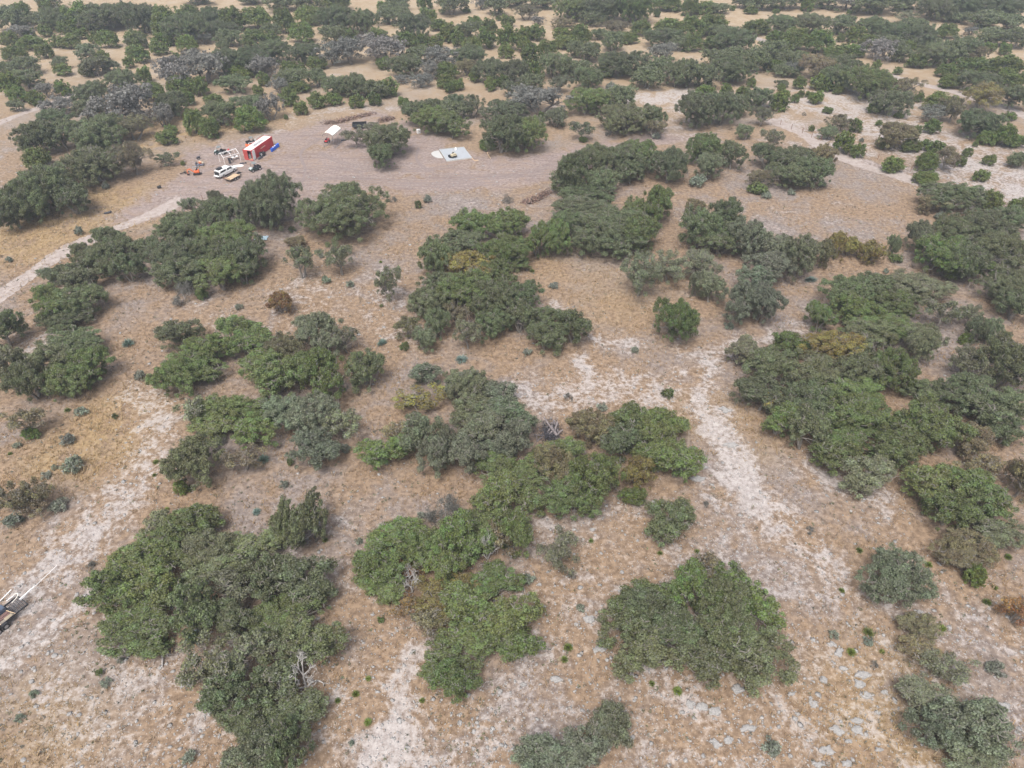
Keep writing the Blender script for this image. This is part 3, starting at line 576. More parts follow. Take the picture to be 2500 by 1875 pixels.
# ------------------------------------------------------------------ every tree of the photo: tile, grove and crown boxes
# kinds: O grey-green oak, G fresh green oak, P pale oak, B brownish oak, Y yellow oak, R rust oak, S open small oak, J juniper, D grey twiggy, W white dead
GROVES = """
=the left edge grove above the dirt road|1
O 170,1050,430,1300;O 420,940,780,1180;B 735,912,955,1120;O 90,790,330,1000;O 300,780,500,960;O 460,740,800,960;J 150,940,320,1080;J 580,895,740,985;B 730,740,960,905
|4
O 0,60,160,300;O 105,-105,368,237;O 342,-26,570,185;O 30,-60,270,250;J -60,-40,100,280
=the long thicket left of the red container|1
O 250,700,470,840;D 295,635,490,740;O 480,530,690,700;D 625,560,960,795;O 680,450,890,590;O 465,640,670,780;J 880,430,970,525;J 900,520,1070,640;O 1000,590,1195,745;D 970,680,1105,805;J 1155,590,1255,670
=the clump of trees behind the red container|1
J 1170,700,1310,850;O 1300,650,1510,800;J 1270,750,1420,878;O 1480,615,1710,760;J 1495,680,1715,838;D 1660,630,1805,765;J 1310,605,1435,662
=the bushes around the red container's clearing|1
J 1005,840,1140,925;J 1055,805,1145,860;S 1000,985,1150,1065;J 1160,1038,1188,1062;J 1885,655,1980,732;J 1975,605,2098,688;J 1790,580,1915,672;J 1824,738,1852,766;J 2090,600,2200,672
|2
J 55,615,158,688;J 180,600,266,672;J 370,625,447,688
=the long grey belt uphill of the container|1
D 1000,390,1230,570;J 1050,480,1250,605;J 1230,500,1332,608;D 1180,345,1430,530;O 1350,320,1570,480;O 1480,300,1720,460;J 1445,420,1630,495;J 1095,345,1178,402;O 1640,260,1870,400;D 1615,370,1785,495;J 1780,390,1970,495;O 1850,275,2055,405;D 2050,270,2240,405;J 1960,360,2105,442
=the bush row above the white canopy|1
O 1790,450,1985,560;J 1840,520,2000,592;D 1740,510,1845,602;O 1990,450,2095,552;O 2070,500,2240,612;O 1398,478,1610,592;J 1655,470,1735,546;J 1620,550,1692,610
=the left edge clump above the meadow track|1
J 0,480,130,610;O 60,450,262,562;J 40,560,185,652;J 165,590,282,672;D 240,540,355,625;J 345,525,450,607;O -20,400,120,490;O 100,378,245,472;S 58,645,152,712
=the bushes dotting the left golden meadow|1
S 340,372,432,440;J 345,415,460,482;J 510,430,602,486;S 545,372,680,482;S 625,400,755,462;S 508,288,625,382;J 605,330,706,392;J 793,370,860,432;J 803,298,905,362;J 838,308,965,397;J 955,270,1080,347;J 220,280,345,368
=the bushes beside the upper left corner|1
J -10,290,172,382;J 100,228,302,312;J -10,200,130,300;D 60,168,222,242;J 140,188,224,242;J 240,162,332,232
=the round bushes below the top left belt|1
J 355,130,492,212;J 320,240,424,302;J 368,212,522,306;J 465,183,562,247;J 563,208,645,272;J 610,188,772,298;J 788,190,945,300;O 820,218,945,302;J 980,218,1112,292;J 1120,218,1272,322;D 1265,218,1352,282;O 1400,258,1472,332
=the left half of the top belt|1
O -20,50,140,185;J 60,15,205,150;O 165,85,335,185;J 250,5,385,130;O 270,45,480,185;J 400,10,610,180;O 500,25,790,192;O 680,15,870,150;O 800,25,1010,202
=the right half of the top left belt|1
J 955,35,1185,235;O 1060,85,1335,265;J 1145,25,1300,140;O 1250,45,1450,185;J 1395,45,1570,192;J 1530,45,1770,175;O 1320,135,1530,245;O 1395,195,1545,292;J 1530,185,1790,305;O 1685,155,1805,245;J 1745,55,1905,200;J 1845,145,2040,265;J 1880,35,2105,150;O 2075,175,2240,275;O 2040,35,2260,200
=the trees cut by the top edge, far left|1
O 235,-45,375,45;O 1180,-45,1370,26;O 1545,-30,1705,18;O 1695,-50,1870,62;O 1860,-50,2060,55;J 2050,-50,2250,60
=the top centre trees above the far meadow|2
O -30,-30,55,55;J 235,10,315,58;O 268,15,432,92;O 295,-30,432,60;J 498,-30,595,56;O 638,-35,812,86;J 785,53,842,77;D 865,-30,955,52;O 940,-10,1072,92;O 1055,-40,1245,42;O 1235,-30,1405,52
=the dark wood at top centre right|2
B 1115,28,1285,122;G 1380,-25,1610,122;O 1555,-35,1810,132;G 1775,-45,2015,135;O 1555,78,1705,162;J 1995,-35,2230,62;J 2018,63,2062,106
=the dense middle of the top centre belt|2
O -10,60,110,200;O 55,65,245,212;O 225,55,435,152;O 375,85,570,252;J 505,55,625,142;J 155,180,325,292;J 318,198,505,292;J 475,228,585,302;J 565,118,702,192
=the junipers right of the top centre belt|2
J 5,188,112,272;J 578,228,665,302;J 638,158,765,262;J 718,208,805,292;O 755,148,895,242;J 775,238,935,342;J 812,108,912,182;J 900,128,1012,207;J 1000,103,1042,132;J 1033,98,1128,167
=the cluster of junipers at upper centre|2
J 885,188,1005,302;J 1008,173,1135,312;J 1118,178,1252,252;J 1205,158,1315,252;J 1130,232,1225,327;J 1015,293,1118,367;J 1165,285,1280,412;J 1245,258,1405,352
=the scrub patch right of the upper centre junipers|2
J 1365,178,1485,242;B 1358,128,1505,172;J 1465,148,1615,282;J 1360,228,1560,307;O 1465,268,1565,362;O 1525,278,1665,392;D 1238,108,1312,152;B 1645,128,1875,212;O 1615,188,1715,252;J 1785,208,1925,277
=the scrub at the upper right of centre|2
J 1865,128,2015,222;O 1955,178,2200,298;J 2015,112,2230,202;O 1695,218,1815,322;O 2115,238,2230,322;D 1995,288,2165,402
=the grey oaks behind the slab|2
D 125,238,405,405;D -20,258,145,402;O 300,348,525,482;O 415,308,585,402;D 555,308,765,422;O 715,288,930,425;J 605,398,765,502;D 518,398,625,502;J 228,368,325,442;B 738,378,885,482
=the dense oaks uphill of the slab|2
O 865,378,1055,532;O 1025,388,1205,542;J 828,448,905,522;J 928,503,1008,577;J 998,478,1095,552;J 1195,408,1305,522;O 1155,488,1300,582;O 1285,338,1485,492;O 1425,398,1595,502;O 1505,428,1685,572;S 1338,488,1505,592;S 1045,528,1135,612
=the big dark trees uphill and right of the slab|2
O 1655,328,1985,485;J 1635,418,1755,492;J 1815,428,1905,482;G 1885,438,2065,562;O 1985,378,2135,502;O 2075,398,2245,552
=the bush row above the black dump trailer|2
O -10,468,165,612;O 115,518,305,622;J 255,508,372,612;D 455,478,588,557;J 622,488,745,562;J 665,528,738,592;J 725,508,798,577;D 355,488,455,532
=the oak pair by the black dump trailer|2
O 170,795,440,1000;O 185,915,345,1078;S 15,828,172,945;S 145,788,285,855
=the oaks hugging the back of the slab|2
O 405,645,565,790;O 510,640,645,730;G 475,690,730,850;G 605,740,832,882;O 635,660,835,765;S 675,613,795,702;S 785,612,935,748
=the bushy oaks right of the slab|2
O 920,640,1205,775;O 915,740,1185,975;G 1085,765,1318,960;J 895,895,1005,962;D 1115,565,1435,725;O 1195,748,1312,842;S 1325,705,1445,812;J 1275,718,1312,762;S 1475,785,1625,902;J 1535,880,1592,912
=the oaks on the pale gravel flat|2
G 1455,565,1745,725;O 1725,572,1885,705;O 1685,665,1990,855;O 1895,675,2085,835;B 1955,775,2095,885
=the wide oak clump at the gravel track's bend|3
O -10,600,225,812;O 145,588,385,792;O 320,618,435,742
=the shrubs behind the wide gravel track oak|3
J 355,558,455,642;O 435,568,605,702;J 575,598,695,702;S 438,688,602,805;J 262,538,332,602;J 95,553,225,617
=the north end of the clearing-side oaks|2
O 1400,985,1600,1230;O 1560,930,1790,1130;O 1700,915,1960,1110;G 1820,900,2060,1090;O 2000,955,2230,1170;O 1590,1080,1800,1250;O 1780,1040,1960,1180;O 1365,1120,1540,1240
|3
S 365,808,468,892;S 518,838,668,952;G 40,868,275,1052;O 268,918,412,1082;P 105,975,285,1145
=the rounded oaks beside the pale track bend|3
O 475,930,705,1090;O 655,938,865,1100;O 585,1040,805,1205;O 745,1000,955,1195;B 835,928,1005,1060;B 425,1088,615,1205;J 440,1188,570,1232
=the scrub above the pale track|3
B 938,738,1105,842;J 1088,768,1172,842;S 905,818,1012,892;J 995,848,1115,975;J 1092,928,1192,1007;J 828,808,868,842;J 1258,773,1302,807;J 918,688,988,727
=the junipers below the wire fence|3
J 1295,1008,1452,1102;J 1512,973,1665,1092;J 1588,913,1712,992;B 1635,948,1795,1092;J 1778,1008,1842,1067;J 1495,1093,1675,1182;J 1885,1093,1992,1162;J 1948,998,2038,1057;J 1815,953,1882,1002;J 1883,908,1922,942;O 2115,988,2240,1072
=the grey scrub at the right edge|3
B 1275,788,1535,952;J 1415,888,1555,972;J 1262,878,1355,952;J 1538,898,1622,962;J 1575,768,1678,852;J 1485,808,1555,862;O 1795,698,2065,872;J 1915,838,2055,927;J 2025,798,2175,932;J 2105,868,2230,942;J 2065,723,2165,772
=the mixed trees beside the far right road|3
D 1555,688,1725,782;J 1555,588,1795,702;B 1685,628,1845,782;Y 1845,538,2055,702;J 1508,598,1572,652;O 1235,578,1485,737;J 1205,658,1305,722;J 1378,718,1442,757;B 1345,498,1565,622
=the brown oaks left of the far right road|3
B 775,355,1005,512;O 895,355,1155,482;O 925,425,1155,572;G 1075,428,1345,622;J 845,478,955,572;J 915,518,988,582;J 983,543,1052,602;J 725,498,812,567;O 615,418,765,492;S 615,518,695,562
=the small junipers below the brown oaks|3
J 433,503,492,557;J 628,543,682,582;J 635,578,712,632;J 715,608,772,657;J 755,583,802,622;J 825,588,928,662;J 805,588,852,622
=the oaks in the middle of the right belt|3
O 205,355,465,522;O 95,428,245,562;O -10,368,115,562;O 155,328,325,432;O 295,308,425,392;O 415,318,565,452;J 538,378,655,452;O 515,265,690,392;O 635,338,795,442;D 685,408,785,492;J 735,328,835,382
=the trees left of the far road gap|3
J -10,98,195,232;J 85,88,315,212;O 195,165,345,242;O 235,175,468,332;J 135,228,335,312;J -10,218,155,322
=the wooded strip right of the far road gap|3
J 395,123,595,217;O 555,98,775,212;O 735,88,955,212;O 935,103,1115,212;J 545,198,705,272;J 635,178,845,312;J 815,188,1005,332;O 635,258,765,322;J 1065,173,1195,262
=the dark middle of the right wooded strip|3
O 1145,108,1335,242;O 1295,148,1485,272;O 1425,128,1605,222;S 1385,68,1525,142;O 1535,-20,1745,122;J 1145,218,1295,302;O 1265,228,1445,292;O 1445,168,1645,302;O 1515,258,1705,312
=the front edge of the right wooded strip|3
J 995,288,1125,362;J 913,298,1065,377;J 1085,288,1205,362;D 1185,258,1365,382;O 1345,288,1485,392;J 1425,268,1515,332;J 1455,348,1605,432;O 1525,283,1755,422;O 1675,278,1815,412;O 1715,228,1915,362;B 1835,298,1995,392;J 1238,393,1298,442;J 1373,433,1432,477;J 1008,218,1062,267
=the right edge trees along the far road|3
J 1645,408,1795,492;J 1755,368,2015,472;J 1655,478,1825,562;O 1795,453,2045,577;J 1995,438,2230,562;J 1955,368,2230,452;J 1975,548,2085,592;O 2055,538,2230,692;J 1823,563,1872,607
=the trees at the upper right corner|3
J 1635,153,1795,242;O 1715,88,1865,142;O 1845,68,2055,172;O 1995,98,2230,202;O 1905,183,2105,282;O 2055,188,2230,302;J 1948,273,2042,322;J 2055,278,2132,347;D 1828,183,1915,217
=the trees along the top right edge|3
J -10,-10,135,92;J 65,5,245,82;O 165,25,305,82;O 345,-30,435,47;O 425,-35,625,57;O 595,-45,805,52;J 785,-25,865,67;O 835,-45,1055,52;D 995,-35,1205,62;O 1115,-35,1385,82;O 1365,-25,1565,62;O 1695,-45,1955,102;O 1895,-35,2230,112
=the tiny bushes on the top right meadow|3
J 318,38,358,67;J 413,43,502,87;J 593,58,642,82;J 1073,63,1112,92
=the row of oaks along the dirt track|4
S 268,540,402,640;O 360,500,560,640;O 450,390,640,560;O 585,290,862,480;O 555,400,770,600;G 860,355,1015,480;O 740,440,910,620;O 400,540,610,700;G 215,660,455,880;O 380,640,655,850;O 280,780,575,935;J 420,760,515,842
=the big grove below the white pickup|4
S 1160,88,1300,205;S 1345,45,1425,125;O 1275,75,1560,290;O 1015,190,1335,400;G 1290,240,1625,450;O 945,350,1255,600;O 1195,330,1505,560;O 1445,330,1705,565;O 1000,470,1305,660;G 1275,470,1545,690;O 1475,500,1645,640;D 1035,598,1295,745;J 1255,680,1335,737
=just above the blue tarp|4
P 1570,-60,1895,265
=the dark dome below the black dump trailer|4
O 1935,5,2455,340
=the small trees below the round dark oak|4
B 1840,340,1952,405;S 1845,402,2022,600;S 2090,400,2268,580;R 1730,685,1882,828
|5
S 228,545,392,748
=the oak clump on the left edge|4
O 280,905,672,1100;O 155,1030,490,1240;G 395,1060,692,1295;O 70,1130,310,1385;G 280,1170,570,1375;O -90,800,105,1045;P -60,1060,115,1300;J 530,1195,610,1268
=the left centre grove of fresh green oaks|4
O 1038,875,1295,1048;G 1385,868,1765,1100;G 1175,970,1490,1165;G 1055,1060,1435,1265;G 985,1130,1285,1350
=the oak grove left of centre|4
P 1895,845,2205,1110;B 1710,960,1975,1150;G 1555,1050,1810,1210;G 1565,1090,1930,1370;G 1895,1080,2215,1390
|5
O 60,1070,275,1300;P -40,930,110,1090
=the low oaks below the left centre groves|7
P 1160,120,1305,285;G 1235,105,1565,295;G 1235,220,1530,375;G 1475,130,1750,265;G 1515,258,1755,435;V 1695,110,1970,335;V 1895,85,2145,335;V 1895,310,2175,545;P 2095,195,2310,390
=the oak scrub beside the gravelly wash|7
O 1100,365,1395,665;D 1345,338,1455,425;B 1425,418,1690,595;J 1118,640,1205,722
=the tall central grove|5
G 715,165,1005,345;G 955,155,1205,365;O 595,310,910,485;O 512,350,725,575;G 880,320,1215,515;G 935,420,1205,548
=the yellowish oak mass at centre|5
Y 675,445,1000,640;G 900,500,1135,680;O 505,580,765,765;O 440,680,690,875;G 635,560,965,805;O 845,620,1155,865;O 1045,630,1295,805;O 875,800,1105,995;O 1075,755,1265,955;O 555,800,705,985;B 675,760,835,912;P 735,880,905,1062
=the spiky oaks right of the yellowish centre mass|5
O 1210,880,1445,1065;O 1395,800,1605,1015;O 1235,790,1425,925
=the little trees left of the yellowish centre mass|5
B 358,860,505,985;P 465,918,612,1068
=the small oaks north of the central clearing|5
G 1198,250,1335,475;G 1305,225,1475,445
=the grey oak grove north of the central clearing|5
O 1415,-10,1765,135;O 1375,95,1785,265;O 1345,170,1565,335;O 1495,200,1835,445;O 1675,290,1995,475;G 1820,190,2055,425;O 1635,150,1955,305
=the twin oaks above the central clearing|5
G 1825,85,2005,235;G 1955,28,2135,262
=the pale oaks right of the central clearing|5
P 1812,455,2050,725;P 1990,440,2235,640
|6
P -10,415,235,605
=the little upright trees below the pale oaks|6
P 65,570,140,712;P 115,578,282,758
|5
G 2038,727,2270,1010
=the broad grey oak right of the clearing|6
O 5,150,265,405;O 195,98,395,305;O 125,255,425,445;B 45,103,155,190
=the string of oaks below the broad grey oak|6
V 295,218,535,478;V 465,310,730,520;V 425,445,720,645;P 675,330,905,590;V 375,535,600,700;V 285,650,530,892;V 435,635,645,885
=the rusty yellow trees at right|6
Y 945,325,1065,465;Y 1045,348,1155,455;Y 1165,383,1292,505;B 895,370,985,520;P 1340,340,1405,462
=the right edge grove under the round junipers|6
P 1495,240,1645,475;O 1635,198,1905,400;G 1565,330,1935,605;O 1795,170,2105,385;O 1975,145,2240,305;O 1875,330,2240,585;O 1715,360,1935,615
=the dark oak pair at the right edge|6
O 1950,530,2260,765;O 2035,680,2290,875
=the skirted oak group near the right edge|6
O 1560,-10,1945,172;B 1538,80,1655,182;B 1635,80,1792,182;J 1942,38,2082,162;J 2115,88,2250,165
=the right-hand grove above the yellow crown|6
O 915,600,1205,805;O 1075,568,1385,765;P 1295,555,1735,775;G 995,690,1255,905;G 1215,688,1530,865;G 1065,820,1495,1005;O 1055,880,1405,1085;G 828,770,995,945
=the open trees above the right edge mass|6
P 1435,890,1675,1135;S 1555,748,1805,922;S 1795,778,1935,912;S 1855,868,1960,1015;S 1935,880,2058,1015;J 1793,958,1875,1022
=the largest grove, with the yellow crown|6
Y 805,945,1195,1185;G 615,940,810,1105;P 298,985,505,1170;O 415,1055,765,1285;O 690,1080,1005,1330;O 995,1060,1345,1305;G 1245,1055,1495,1320
|9
O 385,-10,690,205;O 635,15,965,265;G 895,-10,1305,225;G 535,165,765,355;O 715,185,935,445;G 935,95,1305,335;G 915,275,1295,485;G 1255,195,1485,405;G 1235,295,1595,545;G 875,395,1145,585;P 1065,505,1365,725;Y 505,78,645,212
=the right end of the largest grove|9
G 1435,120,1785,445;O 1445,-10,1765,165;O 1675,-30,1985,185;O 1835,55,2215,305;O 1975,225,2195,405;B 1765,275,2015,485
=the pale trees above the largest grove's right end|6
P 1745,1025,2005,1265;O 1945,975,2260,1330
=the dense rounded oaks by the right edge|9
G 1475,565,1765,785;G 1695,555,1965,765;G 1595,715,1885,945;G 1815,685,2105,905
=the brown scrub at the right edge|9
B 1815,485,2115,655;B 2145,535,2270,765;B 1615,935,2005,1185;P 1895,885,2195,1085;B 1695,1075,1965,1235;J 1840,1180,1965,1320
=left of the brown scrub at right|9
V 1175,1075,1565,1410
=the open shrubs above the bottom right oak|c
B 1405,325,1655,485;B 1415,475,1645,625;S 1535,595,1855,775;R 2085,225,2270,395
=the bottom right corner oaks|c
V 1455,775,1815,1005;V 1485,925,1765,1200;V 1670,900,2105,1240;V 1700,1130,2080,1420
=the big round lower right oak clump|b
O 1690,290,2010,570;O 1770,470,2120,740;G 1750,120,2120,380;G 2100,20,2330,300;O 1990,330,2330,600;O 1840,190,2250,520;G 2300,30,2660,380;B 2230,-50,2440,140;O 2290,120,2620,480;O 2350,300,2740,640;O 2160,480,2520,790;O 2500,450,2880,800;G 2450,110,2780,420
=the bottom edge oaks|b
V 1150,1120,1510,1420;V 1410,1050,1740,1370
=the pair of bushes at the bottom edge|b
P 1595,910,1845,1195
=the bright green oak below centre|b
G 675,165,1025,430;G 975,215,1290,490;G 655,375,1010,570;G 895,415,1185,630;G 1075,415,1275,610;G 545,515,890,730;G 595,645,890,890;G 825,15,1165,225
=the olive scrub joined to the bright green oak|b
Y 475,115,890,340;R 335,210,525,355;B 470,320,680,490
=the lower centre grove with bleached limbs|8
G 205,895,535,1095;G 105,1075,410,1330;G 435,975,645,1205;G 595,875,835,1155;G 715,835,965,1005;G 835,855,1205,1005;G 995,845,1215,1105;B 975,915,1155,1115;G 755,955,1005,1185;G 555,1055,795,1310;R 395,1155,565,1265;W 320,1215,585,1400;W 875,1025,1015,1155
|b
G 100,60,395,235
=right of the lower centre grove|8
S 1265,975,1525,1235
=the central grove beside the brush pile|8
Y 365,45,655,205;P 675,-65,945,175;P 735,120,965,305;V 935,20,1125,205;V 955,135,1245,335;V 775,215,1025,425;V 1015,255,1215,495;V 885,355,1115,505;V 715,365,925,605;V 415,215,645,475;V 515,375,690,605;V 635,295,755,525
|5
V 465,1155,640,1290;V 690,1200,930,1370
=the shrubs left of the brush pile|8
G 135,365,445,565;B 275,275,425,385
=the green grove right of the brush pile|8
B 1465,185,1765,405;G 1745,155,2005,335;G 1935,175,2215,365;O 1695,275,1965,495;G 1915,255,2205,525;G 1895,405,2105,565;G 2015,415,2310,645
=the bright green grove below the brush pile|8
G 1195,425,1565,570;G 885,495,1265,705;G 865,615,1135,855;B 1245,425,1565,705;G 1495,475,1795,805;G 1285,615,1665,865;G 1145,695,1305,845
=the yellow tree right of the brush pile|8
Y 1825,485,2005,685;J 1795,675,1975,795
=just above the lower centre grove|8
T 535,675,795,935
=right of the yellow tree by the brush pile|8
O 1995,785,2265,1030
=the upright oak pair at lower left|7
O 1765,775,1915,1085;O 1885,735,2090,1085
=the back of the huge lower left grove|7
P 955,845,1115,995;G 1085,805,1385,1015;G 865,955,1245,1155;O 1195,975,1490,1185;O 1475,965,1820,1165;G 735,1035,1065,1265;O 1195,1085,1570,1330
=the middle of the huge lower left grove|a
G 565,40,870,310;G 815,-10,1145,270;G 695,355,1080,590;G 685,245,1010,460;O 1115,125,1390,485;P 1315,55,1630,290;O 1555,-30,1810,255;O 1755,-20,2120,260;O 1355,255,1650,485;G 1615,215,2060,430;O 1845,365,2195,645
=the front of the huge lower left grove|a
P 1185,475,1530,850;P 1475,445,1770,710;O 1695,435,2010,670;O 1335,655,1670,960;O 1665,655,1900,870;O 1375,895,1690,1140;O 1635,875,2050,1120;P 1475,1085,1820,1370;O 1755,1015,1970,1360;W 1755,625,2150,870
=the olive scrub at the left edge|7
B -20,665,205,860;B 145,635,355,805;B 95,755,310,885;B 60,185,305,355;J 145,298,255,372
"""
# small plants: Y yucca, S sage, J juniper seedling, D grey bare shrub, A blue-green agave
SMALL = """
4:S 2060,585,2126,642;S 1508,762,1568,802;A 772,980,862,1042;S 855,1190,942,1265;S 2038,438,2082,472;J 1852,272,1908,306;S 472,268,540,326;S 28,462,82,502;Y 632,1180,692,1216;J 568,838,602,872;D 500,1000,560,1030
5:S 28,618,92,662;S 528,68,598,116;J 472,98,528,156;D 292,72,378,112;Y 248,486,274,506;Y 1218,534,1256,566;S 1338,626,1408,664;D 1048,58,1112,122;A 228,984,306,1032;J 380,1010,452,1068;A 742,1064,822,1142;S 1168,1052,1242,1102;S 1868,1042,1928,1082;J 252,768,282,792
6:J 1340,455,1440,505;S 690,35,742,72;S 520,40,592,88;J 430,10,560,60;S 1630,185,1712,225;A 820,560,880,632;S 275,893,350,932;S 1305,540,1345,572
7:S 368,338,478,418;S 395,472,542,594;S 468,168,568,226;Y 408,168,452,198;J 718,206,760,246;S 308,738,432,842;S 18,848,152,942;A 1648,458,1732,532;J 1200,668,1252,706;J 1838,488,1892,546;Y 978,500,1022,532;Y 1028,488,1066,536;S 1788,632,1852,692;A 1618,808,1678,862;Y 2066,988,2112,1038;D 545,1140,640,1202;S 78,392,142,434;Y 45,452,78,476;S 255,590,330,630;S 325,535,372,572;Y 978,592,1005,616;Y 1058,808,1086,832
8:Y 2032,753,2082,802;Y 2038,1084,2078,1122;Y 1598,1014,1632,1036;S 1638,148,1722,192;D 1428,72,1512,128;J 2058,58,2162,112;S 490,838,560,888;D 1440,1220,1520,1290;S 1160,1240,1260,1310;S 90,1005,150,1055;S 0,395,70,465
9:Y 1572,1152,1628,1198;Y 2088,1102,2142,1152;Y 1132,1068,1182,1102;Y 92,1064,132,1112;D 800,920,880,990;D 130,760,190,815
a:J 608,652,666,752;S 638,718,718,802;S 748,598,792,652;A 1168,438,1322,518;S 1162,1192,1272,1292;S 185,808,255,865;Y 2046,138,2112,192;Y 2148,858,2194,902;S 90,980,160,1020
b:Y 1432,498,1502,572;Y 1418,588,1472,638;Y 148,976,207,1048;Y 72,812,128,858;Y 2138,788,2208,846;Y 1798,162,1852,212;Y 1982,758,2028,788;Y 162,718,202,758;Y 512,866,542,896;S 52,1128,92,1188;S 1510,260,1580,310;J 230,330,290,385
c:Y 1178,402,1252,474;S 1168,468,1248,524;Y 1072,532,1142,604;Y 1658,388,1718,432;Y 1022,152,1064,188;Y 1288,548,1318,582;Y 1948,218,2008,272;S 512,1102,652,1256;S 948,438,1022,482;S 1968,618,2112,722;D 1215,615,1280,685;Y 2010,140,2050,170;Y -30,780,10,835
3:S 48,1148,182,1202;S 688,1208,742,1240;S 888,1162,948,1198;S 1150,888,1190,915;D 780,718,820,742
2:S 1698,528,1782,584;S 1998,848,2062,892;D 1698,838,1752,872
1:S 648,1165,698,1215;D 905,385,955,410
"""
# limestone slabs: tile and box
SLABS = """
c:35,880,100,940;100,893,190,962;188,915,270,985;380,1038,486,1094;188,1128,276,1198;275,1108,346,1174;1128,690,1225,752;1122,745,1180,812;1160,818,1226,882;834,868,882,942;1104,988,1176,1040;1112,1040,1176,1112;956,1038,1050,1112;898,1168,992,1242;1038,1258,1102,1320;848,1268,922,1320;1018,658,1078,698;956,502,1002,548;690,828,732,862;1254,943,1292,977;1298,812,1338,852;2038,888,2112,948;328,778,416,842;1248,1184,1302,1216;436,905,460,925;988,548,1050,610;900,725,945,775;1060,1130,1110,1165;740,955,770,985;1520,300,1560,330
b:1155,765,1205,800;1500,380,1550,412;1560,330,1650,392;1265,128,1302,152;1010,808,1050,852;1335,720,1440,775;1620,530,1715,585;1280,265,1330,298
8:1600,945,1642,970;118,1180,150,1206
9:250,168,330,212;80,535,180,570;60,610,160,655;270,400,380,432
"""
# ------------------------------------------------------------------ placing the plants: each photo box becomes a tree of real size on the ground
LEAFCOL = {'O': (.160, .182, .092), 'G': (.162, .200, .074), 'P': (.205, .218, .128), 'V': (.195, .215, .140), 'B': (.210, .182, .102), 'Y': (.25, .215, .075), 'R': (.28, .17, .075),
           'S': (.175, .192, .108), 'J': (.142, .176, .052), 'D': (.215, .212, .185)}
LOOK = {'O': "grey-green oak", 'G': "fresh green oak", 'P': "pale green oak", 'V': "silvery green oak", 'B': "brownish green oak", 'Y': "yellow-leaved oak", 'R': "rust-brown oak",
        'S': "small open-crowned oak", 'J': "dark green juniper", 'D': "grey twiggy tree", 'W': "bleached leafless tree", 'T': "thin leafless tree"}
CATG = {'J': 'juniper', 'D': 'bare tree', 'W': 'dead tree', 'T': 'bare tree'}
ORD = ["first", "second", "third", "fourth", "fifth", "sixth", "seventh", "eighth", "ninth", "tenth", "eleventh", "twelfth"]
rs = random.Random(5)
def fit(x0, y0, x1, y1, hfun):
    """Ground spot, half width, half depth and height of a plant that fills the box."""
    cx, cy, w, h = (x0 + x1) / 2, (y0 + y1) / 2, x1 - x0, y1 - y0
    R, ht = 2.0, 3.0
    for _ in range(4):
        zc = .55 * ht
        x, y = at(cx, cy, zc); d = depth_of(x, y, zc); s = FPX / d
        R = w / 2 / s
        ht = hfun(R)
        delta = math.atan2(CAM_H - zc, y); th = abs(delta - PITCH)
        hp = h / 2 * math.cos(th) / s
        hz = .46 * ht
        q = hp * hp - (hz * math.cos(delta)) ** 2
        Rd = math.sqrt(max(q, 0)) / math.sin(delta)
        if Rd < .72 * R:
            Rd = .72 * R
            q = hp * hp - (Rd * math.sin(delta)) ** 2
            ht = min(max(math.sqrt(max(q, 0)) / math.cos(delta) / .46, .55 * ht), ht)
        elif Rd > 1.1 * R:                 # tall box: first a taller tree, then a deeper crown
            q = hp * hp - (1.1 * R * math.sin(delta)) ** 2
            ht = min(math.sqrt(max(q, 0)) / math.cos(delta) / .46, 1.55 * ht)
            q = hp * hp - (.46 * ht * math.cos(delta)) ** 2
            Rd = min(max(math.sqrt(max(q, 0)) / math.sin(delta), 1.1 * R), 1.8 * R)
    x, y = at(cx, cy, .55 * ht)
    return x, y, R, Rd, ht, s
def jit(c, a=.17):
    b = 1 + rs.uniform(-a, a); return tuple(max(.01, v * b * (1 + rs.uniform(-.05, .05))) for v in c)
def pick(table, R, key):
    """The size class nearest to R."""
    ci = min(table, key=lambda i: abs(math.log(table[i][0][3] / R)))
    return table[ci][rs.randrange(len(table[ci]))]
NAME = lambda k: {'J': 'juniper', 'D': 'bare_tree', 'O': 'live_oak', 'G': 'live_oak', 'V': 'live_oak'}.get(k, 'scrub_oak')
TREES = []      # (object, kind, box, grove)
LAND = {}       # findable landmark -> pixel box
